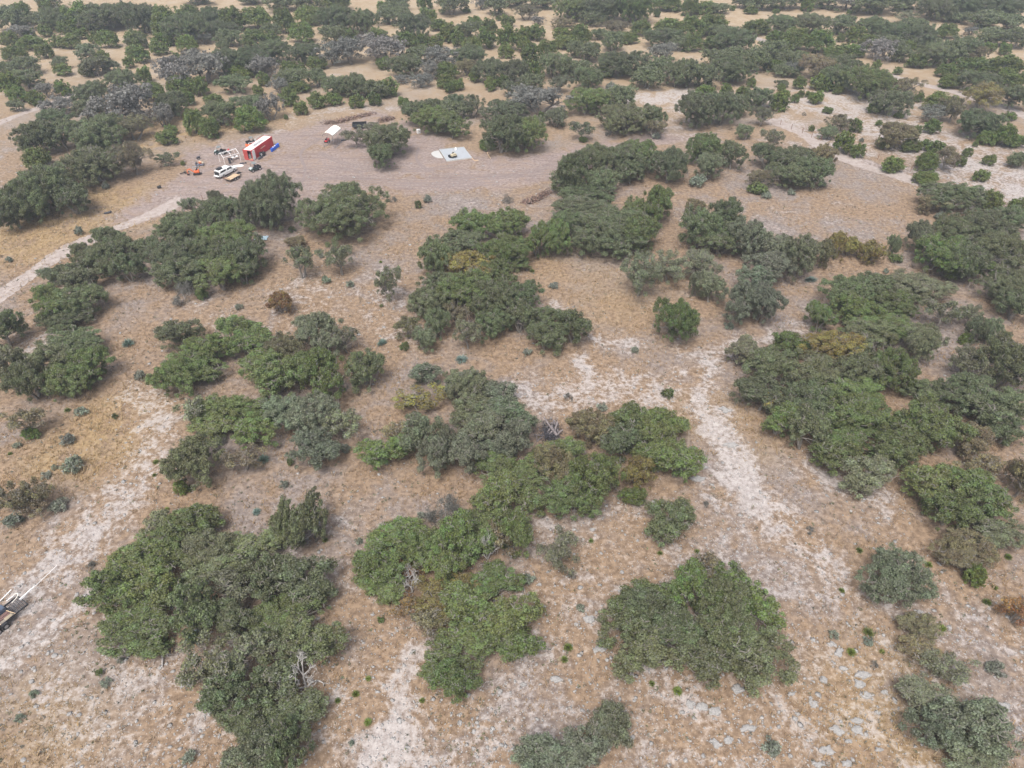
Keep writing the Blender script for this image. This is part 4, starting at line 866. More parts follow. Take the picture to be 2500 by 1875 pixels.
def plant(kind, box, name=None):
    x0, y0, x1, y1 = box
    if kind in 'JWT' or kind == 'D':
        hf = jun_h if kind == 'J' else oak_h
    else: hf = oak_h
    x, y, R, Rd, ht, s = fit(x0, y0, x1, y1, hf)
    fl = lambda: rs.choice((-1, 1))
    if kind in 'WT' or (kind == 'D' and y1 > 560):
        me, hh, ext = rs.choice(BARE_WHITE if kind == 'W' else BARE_TWIG)
        o = link('bare_tree', me, (x, y, 0), (R / ext * 1.15, Rd / ext * 1.15, ht / hh * (1.75 if kind == 'W' else 1.02)), rs.uniform(0, 6.28), None, LEAFCOL['D'])
        return o
    if R * s < 26 or kind == 'D':
        if kind == 'J': me, h0, r0 = rs.choice(FAR_J)
        elif kind == 'D': me, h0, r0 = rs.choice(FAR_D)
        else: me, h0, r0 = rs.choice(FAR_O)
        nm = NAME(kind)
        o = link(nm, me, (x, y, 0), (R / r0 * 1.13 * fl(), Rd / r0 * 1.13 * fl(), ht / h0 * 1.08), 0, None, jit(LEAFCOL[kind]))
        return o
    tbl = JUNS if kind == 'J' else (SPARSE_T if kind == 'S' or (kind in 'BPYR' and rs.random() < .5) else OAK_T)
    cm, tm, h0, r0 = pick(tbl, (R * Rd) ** .5, kind)
    root = empty(NAME(kind), (x, y, 0))
    kk = 1.0 if kind in 'BSR' else (1.13 if y1 > 1000 else 1.05)
    sc = (R / r0 * kk * fl(), Rd / r0 * kk * fl(), ht / h0)
    link('crown', cm, (0, 0, 0), sc, 0, root, jit(LEAFCOL[kind]))
    link('trunk', tm, (0, 0, 0), sc, 0, root)
    return root
OAK_T = OAKS; SPARSE_T = {k: v for k, v in SPARSE.items() if v}
BOXES = []
grove = None
for line in GROVES.strip().splitlines():
    line = line.strip()
    if line.startswith('='):
        grove, tile = line[1:].split('|')
    elif line.startswith('|'):
        tile = line[1:]
    else:
        for it in line.split(';'):
            kd, c = it.split(' ', 1); b = [float(v) for v in c.split(',')]
            x0, y0 = src('t' + tile, b[0], b[1]); x1, y1 = src('t' + tile, b[2], b[3])
            BOXES.append((kd, (x0, y0, x1, y1), grove))
            L = LAND.setdefault(grove, [1e9, 1e9, -1e9, -1e9])
            L[:] = [min(L[0], x0), min(L[1], y0), max(L[2], x1), max(L[3], y1)]
def seen_px(b): return (min(b[2], 2500) - max(b[0], 0)) * (min(b[3], 1875) - max(b[1], 0))
oaks = sorted((b for b in BOXES if NAME(b[0]) == 'live_oak'), key=lambda b: -seen_px(b[1]))
MASS = set(id(b) for b in oaks[300:])
mv, mt, mf, mm, off = [], [], [], [], 0
for b in BOXES:
    if id(b) not in MASS: TREES.append((plant(b[0], b[1]), *b)); continue
    x, y, R, Rd, ht, s = fit(*b[1], oak_h)
    me, h0, r0 = rs.choice(FAR_O); nv = len(me.vertices); V = np.empty(nv * 3, np.float32); me.vertices.foreach_get("co", V)
    V = V.reshape(-1, 3) * np.array([R / r0 * 1.13 * rs.choice((-1, 1)), Rd / r0 * 1.13, ht / h0 * 1.08]) + np.array([x, y, 0])
    T = np.empty(nv * 4, np.float32); me.attributes["tone"].data.foreach_get("color", T); T = T.reshape(-1, 4); T[:, 0] = np.clip(T[:, 0] * .7 + rs.uniform(-.05, .35), 0, 1)
    q = np.empty(len(me.polygons) * 4, np.int32); me.polygons.foreach_get("vertices", q); m_ = np.empty(len(me.polygons), np.int32); me.polygons.foreach_get("material_index", m_)
    mv.append(V); mt.append(T); mf.append(q.reshape(-1, 4) + off); mm.append(m_); off += nv
tag(link('distant_oaks', mesh_np('distant_oaks', np.concatenate(mv), [np.concatenate(mf)], (FOL, BARK), np.concatenate(mm), {"tone": np.concatenate(mt)}), color=LEAFCOL['O']),
    "smallest far-off oaks filling the woods near the upper edge", "oaks", kind="stuff")
def ranked(n, i):
    if n == 2: return ("left", "right")[i]
    if i == 0: return "leftmost"
    if i == n - 1: return "rightmost"
    if n == 3: return "middle"
    return None
gro = {}
for tr in TREES: gro.setdefault(tr[3], []).append(tr)
for g, members in gro.items():
    kinds = {}
    for m in members: kinds.setdefault(m[1], []).append(m)
    join = " in " if any(w in g for w in ("group", "back of", "front of", "grove", "clump", "thicket", "belt", "mass", "row", "wood", "strip", "string", "cluster", "patch", "scrub", "edge", "half", "end", "middle")) else " of "
    single_g = len(members) == 1
    for kd, ms in kinds.items():
        ms.sort(key=lambda m: m[2][0] + m[2][2]); n = len(ms)
        for i, m in enumerate(ms):
            if single_g: lab = f"{LOOK[kd]} standing alone, {g}"
            elif n == 1: lab = f"only {LOOK[kd]}{join}{g}"
            else:
                r = ranked(n, i)
                lab = f"{r} {LOOK[kd]}{join}{g}" if r else f"{LOOK[kd]}, {ORD[i]} from left{join}{g}"
            tag(m[0], lab, CATG.get(kd, 'oak'), g[4:] if g.startswith('the ') else g)

# shrubs, yuccas and agaves, each told apart by what stands nearest
LANDMARKS = dict(LAND)
for nm, c, b in (("the red shipping container", 'cA', (1000, 170, 1890, 890)), ("the white pickup", 'cA', (150, 1040, 750, 1400)), ("the concrete slab", 'cD', (180, 270, 1460, 715)),
                 ("the white canopy", 'cC', (150, 290, 820, 1130)), ("the brush pile", 'bp', (80, 100, 1720, 1400)), ("the loaded flatbed trailer", 'cT', (0, 850, 750, 1600)),
                 ("the blue tarp", 't4', (1640, 335, 1718, 360)), ("the black dump trailer", 'cC', (1255, 220, 1840, 450))):
    LANDMARKS[nm] = [*src(c, b[0], b[1]), *src(c, b[2], b[3])]
def nearest(px, py):
    best = None
    for nm, (a, b, c, d) in LANDMARKS.items():
        if not nm.startswith("the "): continue
        dx = max(a - px, 0, px - c); dy = max(b - py, 0, py - d) * 1.3
        D = math.hypot(dx, dy) + .02 * math.hypot(px - (a + c) / 2, py - (b + d) / 2)
        if best is None or D < best[0]: best = (D, nm, dx, dy)
    _, nm, dx, dy = best
    a, b, c, d = LANDMARKS[nm]
    if dx == 0 and dy == 0:
        return "amid", nm
    if dx > dy: return ("left of" if px < a else "right of"), nm
    return ("behind" if py < b else "in front of"), nm
def label_set(items, group):
    """items: (object, look, category, px, py); equal phrases are told apart by order from the left or by size."""
    sets = {}
    for it in items:
        rel, nm = nearest(it[3], it[4]); sets.setdefault((it[1], rel, nm), []).append(it)
    for (look, rel, nm), its in sets.items():
        its.sort(key=lambda i: i[3]); n = len(its)
        for i, it in enumerate(its):
            r = ranked(n, i)
            if n == 1: lab = f"{look} {rel} {nm}"
            elif r: lab = f"{r} {look} {rel} {nm}"
            else: lab = f"{ORD[i]} {look} from left, {rel} {nm}"
            tag(it[0], lab, it[2], group)
SK = {'Y': ('yucca', "bright spiky yucca", 'yucca', (.165, .205, .05)), 'S': ('sage_bush', "grey-green sage bush", 'shrub', (.235, .26, .20)), 'J': ('juniper_bush', "green juniper bush", 'juniper', (.13, .165, .05)),
      'D': ('bare_shrub', "grey leafless shrub", 'shrub', None), 'A': ('agave', "blue-green agave clump", 'agave', (.19, .26, .225))}
acc = {k: [] for k in SK}
for line in SMALL.strip().splitlines():
    tile, rest = line.split(':')
    for it in rest.split(';'):
        kd, c = it.split(' ', 1); b = [float(v) for v in c.split(',')]
        x0, y0 = src('t' + tile, b[0], b[1]); x1, y1 = src('t' + tile, b[2], b[3])
        x, y, R, Rd, ht, s = fit(x0, y0, x1, y1, lambda r: 1.15 * r)
        R = max(R, .35); ht = max(ht, .4)
        nm, look, ct, colr = SK[kd]
        if kd == 'Y': o = link(nm, rs.choice(YUCCAS), (x, y, 0), (R * 1.05,) * 3, rs.uniform(0, 6), None, jit(colr))
        elif kd == 'A': o = link(nm, rs.choice(YUCCAS), (x, y, 0), (R * 1.05, Rd, R), rs.uniform(0, 6), None, jit(colr))
        elif kd == 'D':
            me, hh, ext = rs.choice(BARE_TWIG); o = link(nm, me, (x, y, 0), (R / ext, Rd / ext, ht / hh * 1.2), rs.uniform(0, 6), None, LEAFCOL['D'])
        else: o = link(nm, rs.choice(SAGES), (x, y, 0), (R * 1.05, R * 1.05, max(ht, R)), rs.uniform(0, 6), None, jit(colr))
        acc[kd].append((o, look, ct, (x0 + x1) / 2, (y0 + y1) / 2))
for kd, its in acc.items():
    label_set(its, {'Y': "yuccas scattered on the rangeland", 'S': "sage bushes scattered on the rangeland", 'J': "juniper bushes scattered on the rangeland", 'D': "leafless shrubs on the rangeland", 'A': "blue-green agaves on the rangeland"}[kd])

# limestone slabs
ROCK = NT("limestone")
_P = ROCK.new("ShaderNodeTexCoord").outputs["Object"]
_c = ROCK.mix(ROCK.smooth(ROCK.noise(_P, 3.5, 8, .7), .3, .7), (.21, .203, .197), (.36, .345, .33))
_c = ROCK.mix(ROCK.math('MULTIPLY', ROCK.smooth(ROCK.noise(_P, 1.3, 5, .6), .55, .7), .6), _c, (.22, .215, .21))
ROCK.put(ROCK.b.inputs["Base Color"], _c); ROCK.b.inputs["Roughness"].default_value = .9
_bn = ROCK.new("ShaderNodeBump"); _bn.inputs["Strength"].default_value = .8; _bn.inputs["Distance"].default_value = .1
ROCK.put(_bn.inputs["Height"], ROCK.noise(_P, 5, 8, .7)); ROCK.put(ROCK.b.inputs["Normal"], _bn.outputs[0])
def slab_mesh(seed):
    rg = np.random.default_rng(seed); n = 18; th = np.sort(np.arange(n) * 2 * math.pi / n + rg.normal(size=n) * .08)
    r = 1 + .28 * np.sin(2 * th + rg.random() * 6) * rg.random() + .20 * rg.normal(size=n)
    rings, zs = [1.02, 1.0, .82, .45], [-.1, .55, .9, 1.0]
    V = [np.c_[r * k * np.cos(th), r * k * np.sin(th), np.full(n, z) + rg.normal(size=n) * .12 * (z > 0)] for k, z in zip(rings, zs)]
    V = np.concatenate(V + [np.array([[0, 0, 1.0]])]); i = np.arange(n); j = (i + 1) % n
    Q = np.concatenate([np.stack([i + a * n, j + a * n, j + (a + 1) * n, i + (a + 1) * n], 1) for a in range(3)]); T = np.stack([i + 3 * n, j + 3 * n, np.full(n, 4 * n)], 1)
    return mesh_np("limestone_slab", V, [Q, T], (ROCK.m,))
SLABM = [slab_mesh(s) for s in range(8)]
its = []
for line in SLABS.strip().splitlines():
    tile, rest = line.split(':')
    for it in rest.split(';'):
        b = [float(v) for v in it.split(',')]
        p0 = cat_('t' + tile, b[0], b[3]); p1 = cat_('t' + tile, b[2], b[1])
        w, d = abs(p1[0] - p0[0]), abs(p1[1] - p0[1]); x, y = (p0[0] + p1[0]) / 2, (p0[1] + p1[1]) / 2
        o = link("limestone_slab", rs.choice(SLABM), (x, y, 0), (w * .40 * rs.choice((-1, 1)), d * .40 * rs.choice((-1, 1)), min(.45, .14 + .07 * max(w, d))))
        sx, sy = src('t' + tile, (b[0] + b[2]) / 2, (b[1] + b[3]) / 2)
        its.append((o, ("broad" if w * d > 2.2 else "small") + " limestone slab", 'rock', sx, sy))
label_set(its, "limestone slabs in the dry grass")

# ---- what nobody could count: dry grass, rubble, scrub beyond the photographed trees
rg = np.random.default_rng(21)
def scatter(n, y0, y1, power=1.0):
    """Points over the wedge of land in view and a margin beside it."""
    y = y0 + (y1 - y0) * rg.random(n) ** power
    half = (y * math.cos(PITCH) + CAM_H * math.sin(PITCH)) * .76 + 8
    return (rg.random(n) * 2 - 1) * half, y
x, y = scatter(260000, 22, 215, 1.25)
b, d, g, st = cover(x, y)
patch = np.sin(x * .31 + 1.3 * np.sin(y * .23)) * np.sin(y * .37 + 1.1 * np.sin(x * .19)) + .6 * np.sin(x * 1.1 + y * .7) * np.sin(y * 1.3 - x * .5)
keep = rg.random(len(x)) < np.clip((.46 + .30 * patch + .3 * g) * (1 - .96 * np.clip(b * 1.3, 0, 1)) * (1 - .98 * np.clip(d * 1.5, 0, 1)) * np.clip((175 - y) / 85, .12, 1), 0.004, 1)
x, y, g, patch = x[keep], y[keep], g[keep], patch[keep]
n = len(x); nb = 5
sz = np.where(rg.random(n) < .07, 1.9, 1.0) * (.17 + .22 * rg.random(n) ** 2 + .12 * g) * (1 + .0015 * y)
th = rg.random((n, nb)) * 6.283; ln = sz[:, None] * (.6 + .7 * rg.random((n, nb))); lean = .45 + .5 * rg.random((n, nb)); lean = np.where(rg.random((n, nb)) < .5, lean, lean * .7)
bx = x[:, None] + rg.normal(size=(n, nb)) * sz[:, None] * .22; by = y[:, None] + rg.normal(size=(n, nb)) * sz[:, None] * .22
wd = sz[:, None] * .10
ca, sa = np.cos(th), np.sin(th)
A = np.stack([bx - sa * wd, by + ca * wd, np.full_like(bx, -.01)], -1); B = np.stack([bx + sa * wd, by - ca * wd, np.full_like(bx, -.01)], -1)
Cc = np.stack([bx + ca * ln * lean, by + sa * ln * lean, ln * np.sqrt(1 - np.minimum(lean, .97) ** 2) + .02], -1)
V = np.stack([A, B, Cc], 2).reshape(-1, 3)
mixv = np.clip(.5 + .35 * patch[:, None] + .35 * rg.normal(size=(n, nb)), 0, 1); T = np.stack([mixv, rg.random((n, nb)), np.repeat(g[:, None], nb, 1), np.ones((n, nb))], -1)
T = np.repeat(T.reshape(-1, 4), 3, axis=0)
t = NT("dry_grass_blades")
sp = t.new("ShaderNodeSeparateColor"); t.put(sp.inputs[0], t.attr("tone", "Color"))
gc = t.mix(sp.outputs[0], (.30, .235, .18), (.42, .285, .155)); gc = t.mix(t.math('MULTIPLY', sp.outputs[2], .7), gc, (.50, .37, .19)); gc = t.mix(t.math('MULTIPLY', sp.outputs[1], .5), gc, (.46, .38, .28))
df = t.new("ShaderNodeBsdfDiffuse"); t.put(df.inputs[0], gc); tl = t.new("ShaderNodeBsdfTranslucent"); t.put(tl.inputs[0], gc)
mx = t.new("ShaderNodeMixShader"); mx.inputs[0].default_value = .45; t.l.new(df.outputs[0], mx.inputs[1]); t.l.new(tl.outputs[0], mx.inputs[2])
t.l.new(mx.outputs[0], t.n["Material Output"].inputs["Surface"]); t.n.remove(t.b)
tag(link("dry_grass", mesh_np("dry_grass", V, [np.arange(len(V)).reshape(-1, 3)], (t.m,), attrs={"tone": T})), "dry tan and rust grass over the rangeland", "grass", kind="stuff")

bm = bmesh.new(); bmesh.ops.create_icosphere(bm, subdivisions=1, radius=1.0)
IV = np.array([v.co[:] for v in bm.verts]); IF = np.array([[v.index for v in f.verts] for f in bm.faces]); bm.free()
x, y = scatter(90000, 22, 175, 1.5)
b, d, g, st = cover(x, y)
near = np.clip((75 - y) / 40, 0, 1)
rough = np.sin(x * .21 + 2) * np.sin(y * .27 + .7 * np.sin(x * .17))
keep = rg.random(len(x)) < np.clip(.05 + .55 * b + .10 * near + .12 * rough + .16 * d, .01, 1)
x, y, b = x[keep], y[keep], b[keep]; n = len(x)
r = .035 + .05 * rg.random(n) + .17 * rg.random(n) ** 12 + .0002 * y
S = np.stack([r * (.8 + .8 * rg.random(n)), r * (.8 + .8 * rg.random(n)), r * (.2 + .3 * rg.random(n))], 1)
a = rg.random(n) * 6.283; W = IV[None] * (1 + .22 * rg.normal(size=(n, len(IV), 1))) * S[:, None]
V = np.stack([W[..., 0] * np.cos(a)[:, None] - W[..., 1] * np.sin(a)[:, None] + x[:, None], W[..., 0] * np.sin(a)[:, None] + W[..., 1] * np.cos(a)[:, None] + y[:, None], W[..., 2] + S[:, None, 2] * .25], -1).reshape(-1, 3)
F = (np.arange(n) * len(IV))[:, None, None] + IF[None]
tag(link("limestone_rubble", mesh_np("limestone_rubble", V, [F.reshape(-1, 3)], (ROCK.m,))), "loose pale limestone stones strewn over bare ground", "rubble", kind="stuff")

# low weeds and dropped sticks
x, y = scatter(5200, 22, 150, 1.6); b, d, g, st = cover(x, y); k_ = (rg.random(len(x)) < 1 - .7 * b - .95 * d) & (np.sin(x * .4) * np.sin(y * .33 + x * .1) > -.25); x, y = x[k_], y[k_]; n = len(x); m_ = 10
rad = (.08 + .2 * rg.random(n) ** 2)[:, None]
P = np.stack([x[:, None] + rg.normal(size=(n, m_)) * rad, y[:, None] + rg.normal(size=(n, m_)) * rad, np.abs(rg.normal(size=(n, m_))) * rad * .6 + .03], -1).reshape(-1, 3)
V, q = cards(rg, P, unit(rg.normal(size=(len(P), 3)) + np.array([0, 0, .8])), .075, 1.3)
T = np.repeat(np.stack([np.repeat(rg.random(n), m_), rg.random(n * m_), np.repeat((rg.random(n) < .5) * .75, m_), np.ones(n * m_)], 1), 4, axis=0)
tag(link('low_weeds', mesh_np('low_weeds', V, [q], (FOL,), attrs={"tone": T}), color=(.17, .175, .10)), "low grey-green weeds dotted through the dry grass", "weeds", kind="stuff")
x, y = scatter(4200, 22, 140, 1.6); n = len(x); a = rg.random(n) * 6.283; L = .25 + .9 * rg.random(n) ** 3; z = .03 + .05 * rg.random(n)
V, q = tubes(np.c_[x, y, z], np.c_[x + np.cos(a) * L, y + np.sin(a) * L, z + .1 * rg.random(n)], .012 + .012 * L, .006 + .008 * L, 4)
tag(link('dropped_sticks', mesh_np('dropped_sticks', V, [q], (DEADWOOD,))), "dropped grey sticks lying over the rangeland", "sticks", kind="stuff")

# far woods beyond the traced trees: one mass
def far_wood(name, n, y0, y1, xs, seed, label):
    rg = np.random.default_rng(seed); Vs, Ts, c0 = [], [], 0
    y = y0 + (y1 - y0) * rg.random(n); x = (rg.random(n) * 2 - 1) * xs * (y / y1)
    keepm = (np.sin(x * .021 + 2 * np.sin(y * .011)) + np.sin(y * .045 + x * .012)) > -.35
    for px, py in zip(x[keepm], y[keepm]):
        r = rg.uniform(2.2, 4.8); h = oak_h(r) * .95; k = 12
        C = crown_clumps(rg, r, h, .15 * h, k); rc = .34 * r * (.7 + .6 * rg.random(k))
        V, q, T = crown_leaves(rg, C, rc, 420, .55, .75, .5, moss=.05)
        T[:, 0] = np.clip(T[:, 0] * .5 + .5 * rg.random(), 0, 1)
        Vs.append(V + np.array([px, py, 0])); Ts.append(T)
    V = np.concatenate(Vs); T = np.concatenate(Ts)
    return tag(link(name, mesh_np(name, V, [np.arange(len(V)).reshape(-1, 4)], (FOL,), attrs={"tone": T}), color=(.078, .095, .055)), label, "woods", kind="stuff")
far_wood("far_woods", 900, 372, 900, 720, 3, "dark far-off woods beyond the upper edge of the pasture")

# ------------------------------------------------------------------ the yard: machines, shelters, slab and trailers
M_RED = mat("container_red", (.50, .045, .05), .55, var=.22, scale=1.2); M_DRED = mat("door_red", (.42, .07, .06), .55, var=.2)
M_WHITE = mat("white_paint", (.78, .78, .77), .35, var=.05); M_ROOF = mat("roof_white", (.72, .68, .66), .6, var=.15, scale=1.0)
M_GREYP = mat("grey_panel", (.33, .33, .34), .5, var=.2); M_BLACK = mat("black_paint", (.018, .018, .02), .5, var=.2); M_RUB = mat("rubber", (.022, .022, .023), .85, var=.2)
M_GLASS = mat("dark_glass", (.02, .023, .027), .12, var=.1); M_RIM = mat("rim", (.55, .55, .56), .35, .6, var=.1); M_STEEL = mat("steel", (.36, .36, .37), .45, .6, var=.15)
M_BLUE = mat("barrel_blue", (.02, .10, .52), .4, var=.1); M_ORANGE = mat("machine_orange", (.62, .13, .04), .45, var=.15); M_YEL = mat("machine_yellow", (.48, .42, .29), .45, var=.12)
M_GREEN = mat("dark_green_plastic", (.03, .05, .045), .45, var=.15); M_DECK = mat("deck_boards", (.46, .34, .22), .85, var=.25, scale=2); M_WOOD = mat("lumber", (.66, .48, .30), .8, var=.12)
M_RUST = mat("rusty_steel", (.20, .085, .05), .85, var=.35); M_CONC = mat("concrete", (.315, .335, .36), .85, var=.10, scale=.7); M_CONC2 = mat("white_concrete", (.42, .415, .40), .85, var=.08, scale=.8)
M_CANV = mat("canopy_fabric", (.84, .81, .72), .7, var=.04); M_PVC = mat("white_pipe", (.82, .82, .81), .3, var=.03); M_TARP = mat("tarp_blue", (.36, .47, .54), .5, var=.3, scale=2.5)
M_CHAR = mat("charcoal_fabric", (.05, .05, .06), .8, var=.25); M_REDM = mat("mower_red", (.48, .03, .04), .4, var=.12); M_BRD = mat("redwood_planks", (.15, .085, .075), .85, var=.3, scale=2)

def frame(c, near, far, z=0.0):
    """Origin at near, local +x towards far; returns (origin, heading, distance)."""
    a = cat_(c, *near, z); b = cat_(c, *far, z); dx, dy = b[0] - a[0], b[1] - a[1]
    return (a[0], a[1], 0), math.atan2(dy, dx), math.hypot(dx, dy)
def spot(c, p, q=None):
    a = cat_(c, *p); return (a[0], a[1], 0)
def wheel(parent, x, y, r, w, dual=False, rim=M_RIM, name='wheel'):
    m = MB(); m.tube((x, y - w / 2, r), (x, y + w / 2, r), r, n=20); o = m.build(name, M_RUB, parent)
    h = MB(); h.tube((x, y - w / 2 - .015, r), (x, y + w / 2 + .015, r), r * .58, n=16); h.build('rim', rim, o); return o

# red shipping container: local x along its length from the door end, y to its left
o, hd, Lc = frame('cA', (1275, 888), (1888, 452)); Lc = min(max(Lc, 8.5), 12.2); W, H = 2.44, 2.6
root = tag(empty('shipping_container', o, hd), "red shipping container with its door end open and a pale dusty roof", "container")
m = MB()
def corr(m, y, x0, x1, sgn):
    n = int((x1 - x0) / .28)
    for i in range(n):
        x = x0 + (i + .5) * (x1 - x0) / n
        m.box((x, y + sgn * .012, H / 2 + .02), ((x1 - x0) / n * .5, .035, H - .42))
m.box((Lc / 2, .03, H / 2), (Lc - .24, .05, H - .3)); corr(m, 0, .15, Lc - .15, -1)
m.box((Lc / 2, W - .03, H / 2), (Lc - .24, .05, H - .3)); corr(m, W, .15, Lc - .15, 1)
m.box((Lc - .03, W / 2, H / 2), (.05, W - .24, H - .3))
for x in (.06, Lc - .06):
    for y in (.06, W - .06): m.box((x, y, H / 2), (.16, .16, H), bev=.01)
for y in (.06, W - .06):
    m.box((Lc / 2, y, .09), (Lc - .3, .13, .17)); m.box((Lc / 2, y, H - .07), (Lc - .3, .13, .13))
for x in (.06, Lc - .06):
    m.box((x, W / 2, .09), (.13, W - .3, .17)); m.box((x, W / 2, H - .07), (.13, W - .3, .13))
m.build('walls', M_RED, root)
m = MB(); m.box((Lc / 2, W / 2, H - .05), (Lc - .28, W - .28, .05))
for i in range(int(Lc / .5)): m.box((.3 + i * .5, W / 2, H - .015), (.22, W - .34, .03))
m.build('roof', M_ROOF, root)
m = MB(); m.box((Lc / 2, W / 2, .16), (Lc - .3, W - .3, .06)); m.build('floor', M_DECK, root)
for a, bq in ((.30, .48), (.51, .64), (.66, .72)):
    m = MB(); m.box((Lc * (a + bq) / 2, W * .44, H + .04), (Lc * (bq - a), .85, .05), bev=.01); m.build('roof_panel', M_GREYP, root)
m = MB(); m.box((-.03, W * .75, H / 2), (.05, W * .47, H - .25), bev=.01)
for y in (.62, .74, .88): m.tube((-.075, W * y, .25), (-.075, W * y, H - .2), .022)
m.build('door', M_DRED, root, label="closed dark red door leaf with locking bars")
m = MB(); m.box((.62, -.13, H / 2), (W * .47, .05, H - .25), bev=.01); m.build('door', M_WHITE, root, label="white inner face of the door leaf folded back")
m = MB(); m.box((Lc * .52, -.055, H * .62), (Lc * .22, .02, .16)); m.build('side_stripe', mat("cream_paint", (.72, .55, .42), .6), root)
m = MB(); m.box((.9, W * .5, .75), (.8, .6, 1.1), bev=.03); m.box((2.0, W * .72, .9), (.7, .7, 1.4), bev=.03); tag(m.build('stacked_crate', M_GREYP, None, o, hd), "grey crates stacked inside the open red container", "crate")

def local(root_o, hd_, x, y): return (root_o[0] + math.cos(hd_) * x - math.sin(hd_) * y, root_o[1] + math.sin(hd_) * x + math.cos(hd_) * y, 0)
# tyre and black gear leaning on the container's long side
p = local(o, hd, 2.7, -.75)
t_ = tag(empty('tyre', p, hd), "big black tyre with a white rim leaning on the red container", "tyre")
m = MB(); r = .62
for i in range(20):
    a0, a1 = i * math.pi / 10, (i + 1) * math.pi / 10
    m.tube((math.cos(a0) * r * .78, .02 + .10 * math.sin(a0), r + math.sin(a0) * r * .78), (math.cos(a1) * r * .78, .02 + .10 * math.sin(a1), r + math.sin(a1) * r * .78), .2, n=8)
m.build('tread', M_RUB, t_)
m = MB(); m.tube((0, -.1, r), (0, .14, r), r * .5, n=18); m.build('rim', M_WHITE, t_)
p = local(o, hd, 3.6, -.8)
t_ = tag(empty('generator', p, hd), "black engine unit standing beside the leaning tyre", "generator")
m = MB(); m.box((0, 0, .55), (1.0, .7, .75), bev=.06); m.build('housing', M_BLACK, t_)
m = MB()
for y in (-.38, .38):
    for z in (.12, 1.02): m.tube((-.6, y, z), (.6, y, z), .03)
    for x in (-.6, .6): m.tube((x, y, .0), (x, y, 1.02), .03)
m.build('frame', M_BLACK, t_)
m = MB(); m.tube((.2, 0, .9), (.2, 0, 1.25), .05); m.build('exhaust', M_STEEL, t_)
p = local(o, hd, 1.6, -.95)
m = MB(); rr = random.Random(3)
for i in range(5): m.box((i * .28 - .5, rr.uniform(-.15, .15), .18 + .1 * (i % 2)), (.5, .45, .36), rz=rr.uniform(-.5, .5), bev=.1)
tag(m.build('sack_heap', M_CHAR, None, p, hd), "heap of dark sacks at the foot of the white container door", "sacks")

# blue barrels in a row
a = cat_('cA', 1835, 615); b = cat_('cA', 2025, 470)
for i in range(5):
    f = i / 4; x, y = a[0] + (b[0] - a[0]) * f, a[1] + (b[1] - a[1]) * f
    nm = ["nearest", "second", "middle", "fourth", "farthest"][i]
    t_ = tag(empty('barrel', (x, y, 0), i), f"{nm} blue plastic barrel of the row behind the red container", "barrel", "blue barrels behind the container")
    m = MB(); prof = [(.26, 0), (.29, .05), (.295, .3), (.31, .32), (.295, .34), (.295, .6), (.31, .62), (.295, .64), (.29, .88), (.25, .93)]
    for (r0, z0), (r1, z1) in zip(prof, prof[1:]): m.tube((0, 0, z0), (0, 0, z1), r0, r1, n=20, caps=(z0 == 0))
    m.build('drum', M_BLUE, t_)
    m = MB(); m.tube((0, 0, .90), (0, 0, .925), .245, n=20); m.tube((.13, 0, .92), (.13, 0, .96), .05, n=10); m.build('lid', M_BLUE if i not in (1, 2) else M_WHITE, t_)

# white pickup with topper: local x to its front
rw = np.array(cat_('cA', 392, 1392)); fw_ = np.array(cat_('cA', 712, 1222)); wb = np.linalg.norm(fw_ - rw); hd = math.atan2(*(fw_ - rw)[::-1])
WB = 3.6; mid = (rw + fw_) / 2; ctr = mid + .88 * np.array([-math.sin(hd), math.cos(hd)])
root = tag(empty('pickup_truck', (*ctr, 0), hd), "white pickup truck with a bed topper, roof box and open rear window", "pickup")
m = MB()
m.side([(-2.9, .55), (-2.9, 1.05), (-.35, 1.08), (1.0, 1.10), (2.55, 1.02), (2.85, .85), (2.85, .5), (2.3, .42), (-2.4, .42)], -.96, .96, bev=.06); m.build('body', M_WHITE, root)
m = MB(); m.side([(-.5, 1.06), (-.42, 1.62), (-.2, 1.80), (.75, 1.82), (1.05, 1.72), (1.72, 1.08)], -.84, .84, bev=.06); m.build('cab', M_WHITE, root)
m = MB(); m.side([(-2.88, 1.05), (-2.72, 1.72), (-2.5, 1.84), (-.55, 1.84), (-.48, 1.06)], -.86, .86, bev=.05); m.build('topper', M_WHITE, root)
m = MB(); m.side([(1.12, 1.70), (1.74, 1.12), (1.77, 1.13), (1.16, 1.73)], -.72, .72); m.build('windscreen', M_GLASS, root)
for s in (-1, 1):
    for x0, x1 in ((-.25, .38), (.48, 1.12)):
        m = MB(); m.side([(x0, 1.2), (x0 + .05, 1.64), (x1 - (.18 if x1 > 1 else .02), 1.64), (x1 + (.18 if x1 > 1 else 0), 1.2)], s * .845 - .01, s * .845 + .01); m.build('window', M_GLASS, root)
    m = MB(); m.side([(-2.5, 1.30), (-2.4, 1.66), (-.75, 1.66), (-.68, 1.30)], s * .865 - .01, s * .865 + .01); m.build('topper_window', M_GLASS, root)
    m = MB(); m.box((2.84, s * .72, .86), (.06, .36, .2), bev=.02); m.build('headlight', M_RIM, root)
    m = MB(); m.box((1.05, s * 1.04, 1.28), (.12, .2, .18), bev=.03); m.build('wing_mirror', M_BLACK, root)
    for x in (-1.8, 1.8): wheel(root, x, s * .84, .39, .26)
m = MB(); m.box((-2.91, 0, 1.0), (.04, 1.5, 1.1)); m.build('bed_shade_panel', M_BLACK, root)  # black panel on the solid rear stands in for shade inside the bed
m = MB(); m.box((-3.12, 0, 1.98), (.62, 1.5, .04), ry=.5); m.build('rear_hatch', M_GLASS, root)
m = MB(); m.box((-3.2, 0, .72), (.55, 1.5, .07), bev=.02); m.build('tailgate', M_WHITE, root)
